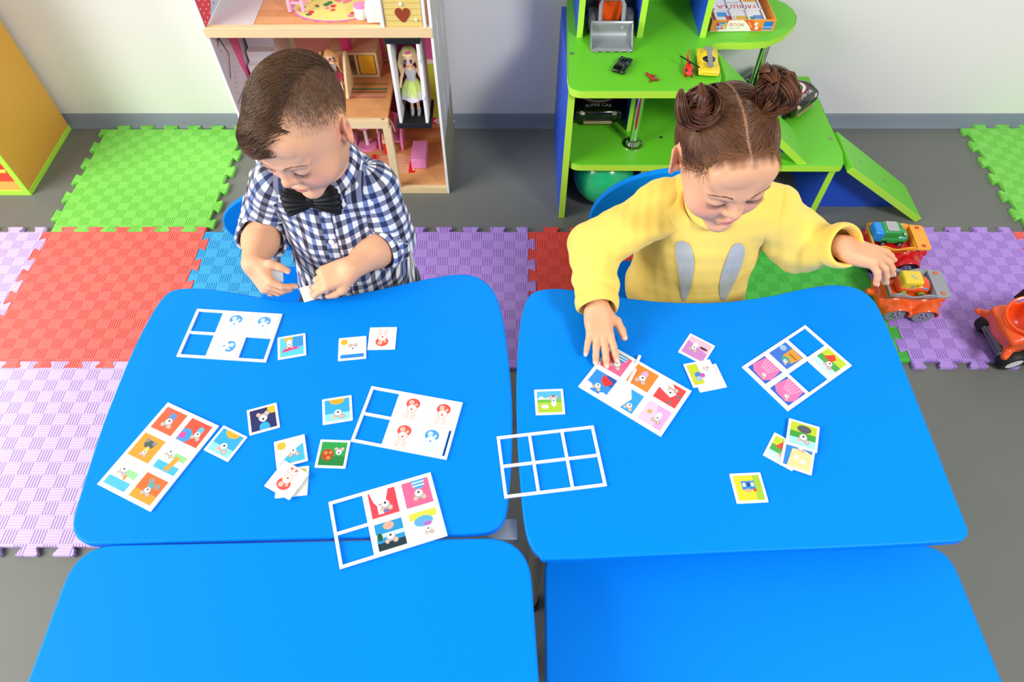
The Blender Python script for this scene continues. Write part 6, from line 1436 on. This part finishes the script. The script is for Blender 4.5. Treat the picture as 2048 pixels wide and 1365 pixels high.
    for z_ in (0.655, 0.592, 0.53, 0.468):
        p = march(S, np.array([[bx, 0.84, z_]]), (0, 1, 0), 0.0035, 0.001, 160)[0]; b = MB(); Rb = RX(PI / 2 - 0.15)
        b.lathe([(0.0008, 0), (0.0008, 0.0008), (0.0035, 0.0008), (0.0042, 0.0016), (0.0052, 0.0014), (0.0055, 0.0)], tuple(p - np.array(off)), 18, Rb); b.build('button', mat('pearl_button', '#f1efe6', 0.25, coat=0.4), t)
    # bow tie
    bc = np.array([-0.362, 0.893, 0.684]); up = np.array([-0.06, 0.28, 0.96]); up /= np.linalg.norm(up); rt = np.array([0.99, -0.02, 0.08]); nn = np.cross(rt, up)
    mb_ = mat('black_satin', '#060607', 0.55, spec=0.3)
    Rw = np.stack([rt, nn, up], 1)
    for s in (-1, 1):
        Sg = SDF(tuple(bc - 0.075), tuple(bc + 0.075), 0.0018)
        for q in np.linspace(0, 1, 9):
            p = bc + rt * s * (0.006 + 0.040 * q); Sg.ell(tuple(p), (0.009, 0.005 + 0.0035 * math.sin(q * 2.6), 0.009 + 0.0175 * q ** 0.8), Rw, 0.008)
        Sg.warp(lambda P: 0.0011 * np.sin(((P[0] - bc[0]) * up[0] + (P[1] - bc[1]) * up[1] + (P[2] - bc[2]) * up[2]) * 520 / (0.35 + 12 * np.abs(P[0] - bc[0]))))
        v, f = Sg.mesh(); np_mesh('bow_wing', v, f, mb_, t, off)
    Sg = SDF(tuple(bc - 0.03), tuple(bc + 0.03), 0.0018); Sg.box(tuple(bc - nn * 0.0), (0.0085, 0.0085, 0.0105), 0.005, Rw); v, f = Sg.mesh(); np_mesh('bow_knot', v, f, mb_, t, off)
    lower_body(t, (-0.35, 0.985, 0.355), off, 1, mat('dark_trousers', '#2a2d38', 0.8), mat('dark_shoe', '#25262a', 0.6))
    # card pieces held in the hands
    for (tp, lab, sz, rz, dx) in ((tipsR[0][0] * 0.5 + tipsR[4][0] * 0.5, 'small white card pinched in the right-hand side hand of the checked-shirt child', 0.030, 0.5, (-0.022, 0.004, 0.006)),
                                  (np.array(atd(552, 552, 1.265)), 'grey back of a card held by the thumb of the half-open hand', 0.026, 0.2, (0, 0, 0))):
        b = MB(); b.prism(rounded([(-sz / 2, -sz / 2), (sz / 2, -sz / 2), (sz / 2, sz / 2), (-sz / 2, sz / 2)], 0.001, 2), 0, 0.0018)
        o = b.build('picture_card', m_card if rz > 0.3 else mat('grey_card_back', '#b9bcc6', 0.5)); o.location = tuple(np.array(tp) + np.array(dx)); o.rotation_euler = (0.5, 0.15, rz); tag(o, lab, 'card', 'cards held in the hands')
BODY_RES = 0.0021
boy()

# ------------------------------------------------------------------ child in the yellow sweatshirt
def girl():
    c = (0.331, 0.832, 0.832); R = head_R(8, -3, 12); off = (0.39, 0.96, 0.28)
    t = thing('person', 'child with two hair buns in a yellow sweatshirt, one hand on the cards', 'person', off)
    W_ = lambda p: tuple(np.asarray(c) + R @ V3(p))
    B = SDF((0.08, 0.60, 0.36), (0.74, 1.08, 0.96), BODY_RES)
    build_head(B, c, R)
    nb = (0.375, 0.920, 0.672); B.cone(W_((0, 0.022, -0.06)), nb, 0.040, 0.041, 0.03)
    B.ell((0.385, 0.945, 0.590), (0.090, 0.062, 0.10), None, 0.05); B.ell((0.388, 0.965, 0.46), (0.092, 0.07, 0.11), None, 0.05)
    shL, shR = (0.285, 0.920, 0.648), (0.492, 0.910, 0.645); elL, elR = (0.158, 0.880, 0.575), (0.572, 0.912, 0.548)
    wrL, wrR = (0.159, 0.757, 0.548), (0.603, 0.842, 0.622)
    for sh, el, wr in ((shL, elL, wrL), (shR, elR, wrR)):
        B.cone(nb, sh, 0.034, 0.030, 0.04); B.chain([sh, el, wr], [0.030, 0.027, 0.0205], 0.02)
    tipsL = hand(B, wrL, (0.03, -0.96, -0.30), (0.0, -0.22, 0.97), -1, [(0.10, 0.12, 0.10), (0.12, 0.14, 0.10), (0.12, 0.16, 0.12), (0.14, 0.18, 0.14)], 0.22, ((0.75, 0.65, -0.1), (0.42, 0.9, -0.1), (0.30, 0.95, -0.1)), 1.03)
    tipsR = hand(B, wrR, (0.90, -0.34, -0.10), (0.16, 0.02, 0.97), -1, [(0.20, 0.35, 0.2), (0.34, 0.42, 0.25), (0.44, 0.48, 0.25), (0.50, 0.50, 0.25)], 0.34, ((0.35, 0.85, -0.55), (0.0, 0.9, -0.6), (-0.1, 0.9, -0.65)), 1.18)
    v, f = B.mesh()
    def scalp(q, blend):      # hair-covered skin
        x, y, z = q[:, 0], q[:, 1], q[:, 2]; top = z - (0.058 - 0.85 * (y + 0.060)); ear = ((np.abs(x) - 0.074) / 0.016) ** 2 + ((y - 0.014) / 0.026) ** 2 + ((z + 0.006) / 0.034) ** 2
        w = np.clip((top + 0.004 * np.sin(x * 330) * np.cos(x * 91)) / 0.020, 0, 1) ** 0.8 * np.clip((ear - 1) * 2, 0, 1) * np.clip((z + 0.06) / 0.01, 0, 1); part = np.exp(-(x / 0.0013) ** 2) * (z > 0.03)
        blend(0.95 * w * (1 - 0.42 * part), '#6b452d')
    col = head_paint(v, c, R, '#e8ae87', scalp)
    np_mesh('body', v, f, m_skin, t, off, col); nails(t, tipsL + tipsR, off)
    face_hair(t, B, c, R, off, '#7a5236', 0.8, 0.001)
    # hair drawn up from the hairline to two buns, parted in the middle
    mh = hair_mat('chestnut_hair', '#7d5132', '#42281a'); bun = [np.array((s * 0.056 - 0.006, 0.018, 0.096), np.float32) for s in (-1, 1)]
    Q, r = scatter(30000, 31); x, y, z = Q.T
    line = 0.058 - 0.85 * (y + 0.060) + 0.006 * np.cos(x * 60); ear = ((np.abs(x) - 0.072) / 0.022) ** 2 + ((y - 0.012) / 0.026) ** 2 + ((z + 0.004) / 0.034) ** 2
    keep = (z > line) & (ear > 1) & (z > -0.055) & (np.abs(x) > 0.0009); T = Q[keep][:11000]
    side = np.where(T[:, 0] < 0, 0, 1); tgt = np.array(bun)[side] * np.array([0.95, 1, 0.93]); dist = np.linalg.norm(T - tgt, axis=1); K = 12
    def d_bun(Q, k): d = tgt - Q; return d / (np.linalg.norm(d, axis=1, keepdims=True) + 1e-6)
    P = grow(T, d_bun, K, np.minimum(dist / (K - 1) * 1.04, 0.011), np.array([0, .0018, .0030, .0038, .0042, .0045, .0045, .0045, .0045, .0045, .005, .006]), 0.06, 13)
    strands(t, 'drawn_up_hair', P, c, R, off, mh, 0.00075, 0.6, 14)
    # soft wisps along the hairline
    W0 = Q[(np.abs(z - line) < 0.006) & (y < 0.0) & (ear > 1)][:420]
    P = grow(W0, lambda Q, k: np.stack([np.sign(Q[:, 0]) * 0.9, 0.1 + 0 * Q[:, 0], 0.25 - 0.12 * k + 0 * Q[:, 0]], 1), 6, np.full(len(W0), 0.0045), np.array([0, .002, .004, .005, .004, .003]), 0.45, 15); strands(t, 'hair_wisps', P, c, R, off, hair_mat('light_chestnut_hair', '#a9744a', '#7a4d2e'), 0.00032, 0.3, 16)
    mbun = hair_mat('bun_hair', '#7c4a2e', '#3d2115')
    for s, bc in zip((-1, 1), bun):
        rr = np.random.default_rng(40 + s); locks = []; fine = []; rad = []
        for i in range(17):
            ax = rr.normal(size=3); ax /= np.linalg.norm(ax); u = np.cross(ax, [0.3, 0.2, 0.9]); u /= np.linalg.norm(u); w = np.cross(ax, u)
            Rb = rr.uniform(0.017, 0.028); cen = bc + np.array([0, 0, 0.016]) + rr.normal(size=3) * 0.0075; a0 = rr.uniform(0, 6.28); sw = rr.uniform(3.2, 5.4); ph = np.linspace(0, 1, 16)
            path = np.array([cen + (u * math.cos(a0 + sw * q) + w * math.sin(a0 + sw * q)) * Rb * (1 - 0.25 * q) + ax * (q - 0.5) * 0.014 for q in ph])
            for j in range(60):
                o1, o2 = rr.normal(size=2) * 0.0026; tw = rr.uniform(-0.5, 0.5)
                n1 = path - cen; n1 /= np.linalg.norm(n1, axis=1, keepdims=True) + 1e-9
                wdt = np.sin(np.pi * np.clip(ph * 0.9 + 0.08, 0, 1))[:, None] * 1.25
                fine.append(path + n1 * o1 * wdt + ax * (o2 * 1.5) * wdt); rad.append(0.00055 * np.sin(np.pi * np.clip(ph * 0.92 + 0.05, 0, 1)))
        strands(t, 'hair_bun', np.array(fine, np.float32), c, R, off, mbun, 0.0008, 0.6, 41)
        S = SDF(tuple(np.array(W_(bc)) - 0.06), tuple(np.array(W_(bc)) + 0.06), 0.002); S.ell(W_(bc + np.array([0, 0, 0.014])), (0.0195, 0.0195, 0.018)); S.ell(W_(bc * np.array([0.96, 1, 0.95])), (0.017, 0.017, 0.014), None, 0.01); vv, ff = S.mesh(); np_mesh('bun_core', vv, ff, mat('dark_chestnut_core', '#3a2014', 0.6), t, off)
    # sweatshirt
    S = SDF((0.19, 0.82, 0.30), (0.60, 1.09, 0.74), 0.003)
    S.ell((0.386, 0.938, 0.590), (0.114, 0.082, 0.115), None, 0); S.ell((0.388, 0.955, 0.455), (0.128, 0.098, 0.15), None, 0.06); S.ell((0.39, 0.962, 0.36), (0.132, 0.103, 0.08), None, 0.05)
    for sh in (shL, shR): S.cone((nb[0], nb[1], nb[2] - 0.010), sh, 0.050, 0.047, 0.04)
    S.warp(lambda P: 0.0022 * wob(P, 34, 2) + 0.0010 * wob(P, 80, 6)); S.cone(nb, W_((0, 0.0, -0.11)), 0.044, 0.050, 0.006, 'cut')
    v, f = S.mesh(); np_mesh('sweatshirt', v, f, m_yel, t, off)
    for sh, el, wr, sd, rs in ((shL, elL, wrL, 2, (0.050, 0.047, 0.047, 0.037)), (shR, elR, wrR, 5, (0.050, 0.050, 0.052, 0.038))):
        e = np.array(el); w = np.array(wr); ax = (w - e) / np.linalg.norm(w - e); end = w - ax * (0.020 if sd == 2 else 0.004)
        mid = tuple(np.array(sh) * 0.4 + e * 0.6)
        sleeve('sleeve', t, [sh, mid, el, tuple(end)], list(rs), m_yel, off, 0.003, 0.0040, (), None, sd, 44)
        x = np.cross(ax, [0.1, 0.2, 1.0]); x /= np.linalg.norm(x); y = np.cross(ax, x); rings = []
        for q, rr_ in ((-0.012, rs[3] - 0.003), (-0.006, rs[3] + 0.003), (0.006, rs[3] + 0.0045), (0.020, rs[3] + 0.002), (0.024, rs[3] - 0.001), (0.020, rs[3] - 0.004), (0.0, rs[3] - 0.008)):
            rings.append([end + ax * (q + 0.002 * math.sin(2 * th + sd)) + (x * math.cos(th) + y * math.sin(th)) * rr_ * (1 + 0.03 * math.sin(3 * th)) for th in np.linspace(0, 2 * PI, 56, endpoint=False)])
        band('ribbed_cuff', t, rings, 0.0015, m_rib, off)
    # neckband
    cc = np.array([0.366, 0.902, 0.700]); rings = []
    for (rr_, h) in ((0.056, -0.016), (0.0545, 0.0), (0.052, 0.010), (0.0495, 0.014), (0.047, 0.010), (0.046, -0.004)):
        rings.append([cc + np.array([rr_ * math.cos(th), rr_ * math.sin(th), h - 0.018 * max(0, -math.sin(th)) + 0.010 * math.sin(th)]) for th in np.linspace(0, 2 * PI, 72, endpoint=False)])
    band('neckband', t, rings, 0.0015, m_rib, off)
    # two silver glitter ears printed on the chest
    m_gl = mat('silver_glitter_print', '#d6d9d6', 0.45, 0.25, var=0.35, vscale=700, bump=0.9, bscale=1500)
    ears = ([(1363, 477), (1380, 487), (1389, 515), (1388, 545), (1383, 575), (1373, 603), (1366, 606), (1360, 590), (1358, 560), (1352, 525), (1348, 495), (1353, 480)],
            [(1482, 483), (1491, 493), (1490, 515), (1480, 545), (1466, 575), (1452, 602), (1443, 606), (1437, 590), (1439, 560), (1448, 530), (1459, 500), (1470, 485)])
    for poly in ears:
        out = smooth_closed(poly, 4); cx_ = sum(p_[0] for p_ in out) / len(out); cy_ = sum(p_[1] for p_ in out) / len(out); n = len(out); vs = []; fs = []
        rows = 9
        for j in range(rows + 1):
            for (px_, py_) in out:
                q = j / rows; o3 = aty(cx_ + (px_ - cx_) * q, cy_ + (py_ - cy_) * q, 0.80); d3 = o3 - Vector((0, 0, CAMH)); vs.append((o3, d3.normalized()))
        d0 = np.array(aty(cx_, cy_, 0.8) - Vector((0, 0, CAMH))); Pp = march(S, np.array([tuple(a) for a, _ in vs]), tuple(d0), 0.0016, 0.0012, 220)
        for j in range(rows):
            for i in range(n): fs.append((j * n + i, j * n + (i + 1) % n, (j + 1) * n + (i + 1) % n, (j + 1) * n + i))
        np_mesh('ear_print', Pp, np.array(fs), m_gl, t, off)
    lower_body(t, (0.39, 0.985, 0.355), off, 1, mat('grey_marl_leggings', '#8d9094', 0.9), mat('white_shoe', '#e6e4e0', 0.6))
girl()
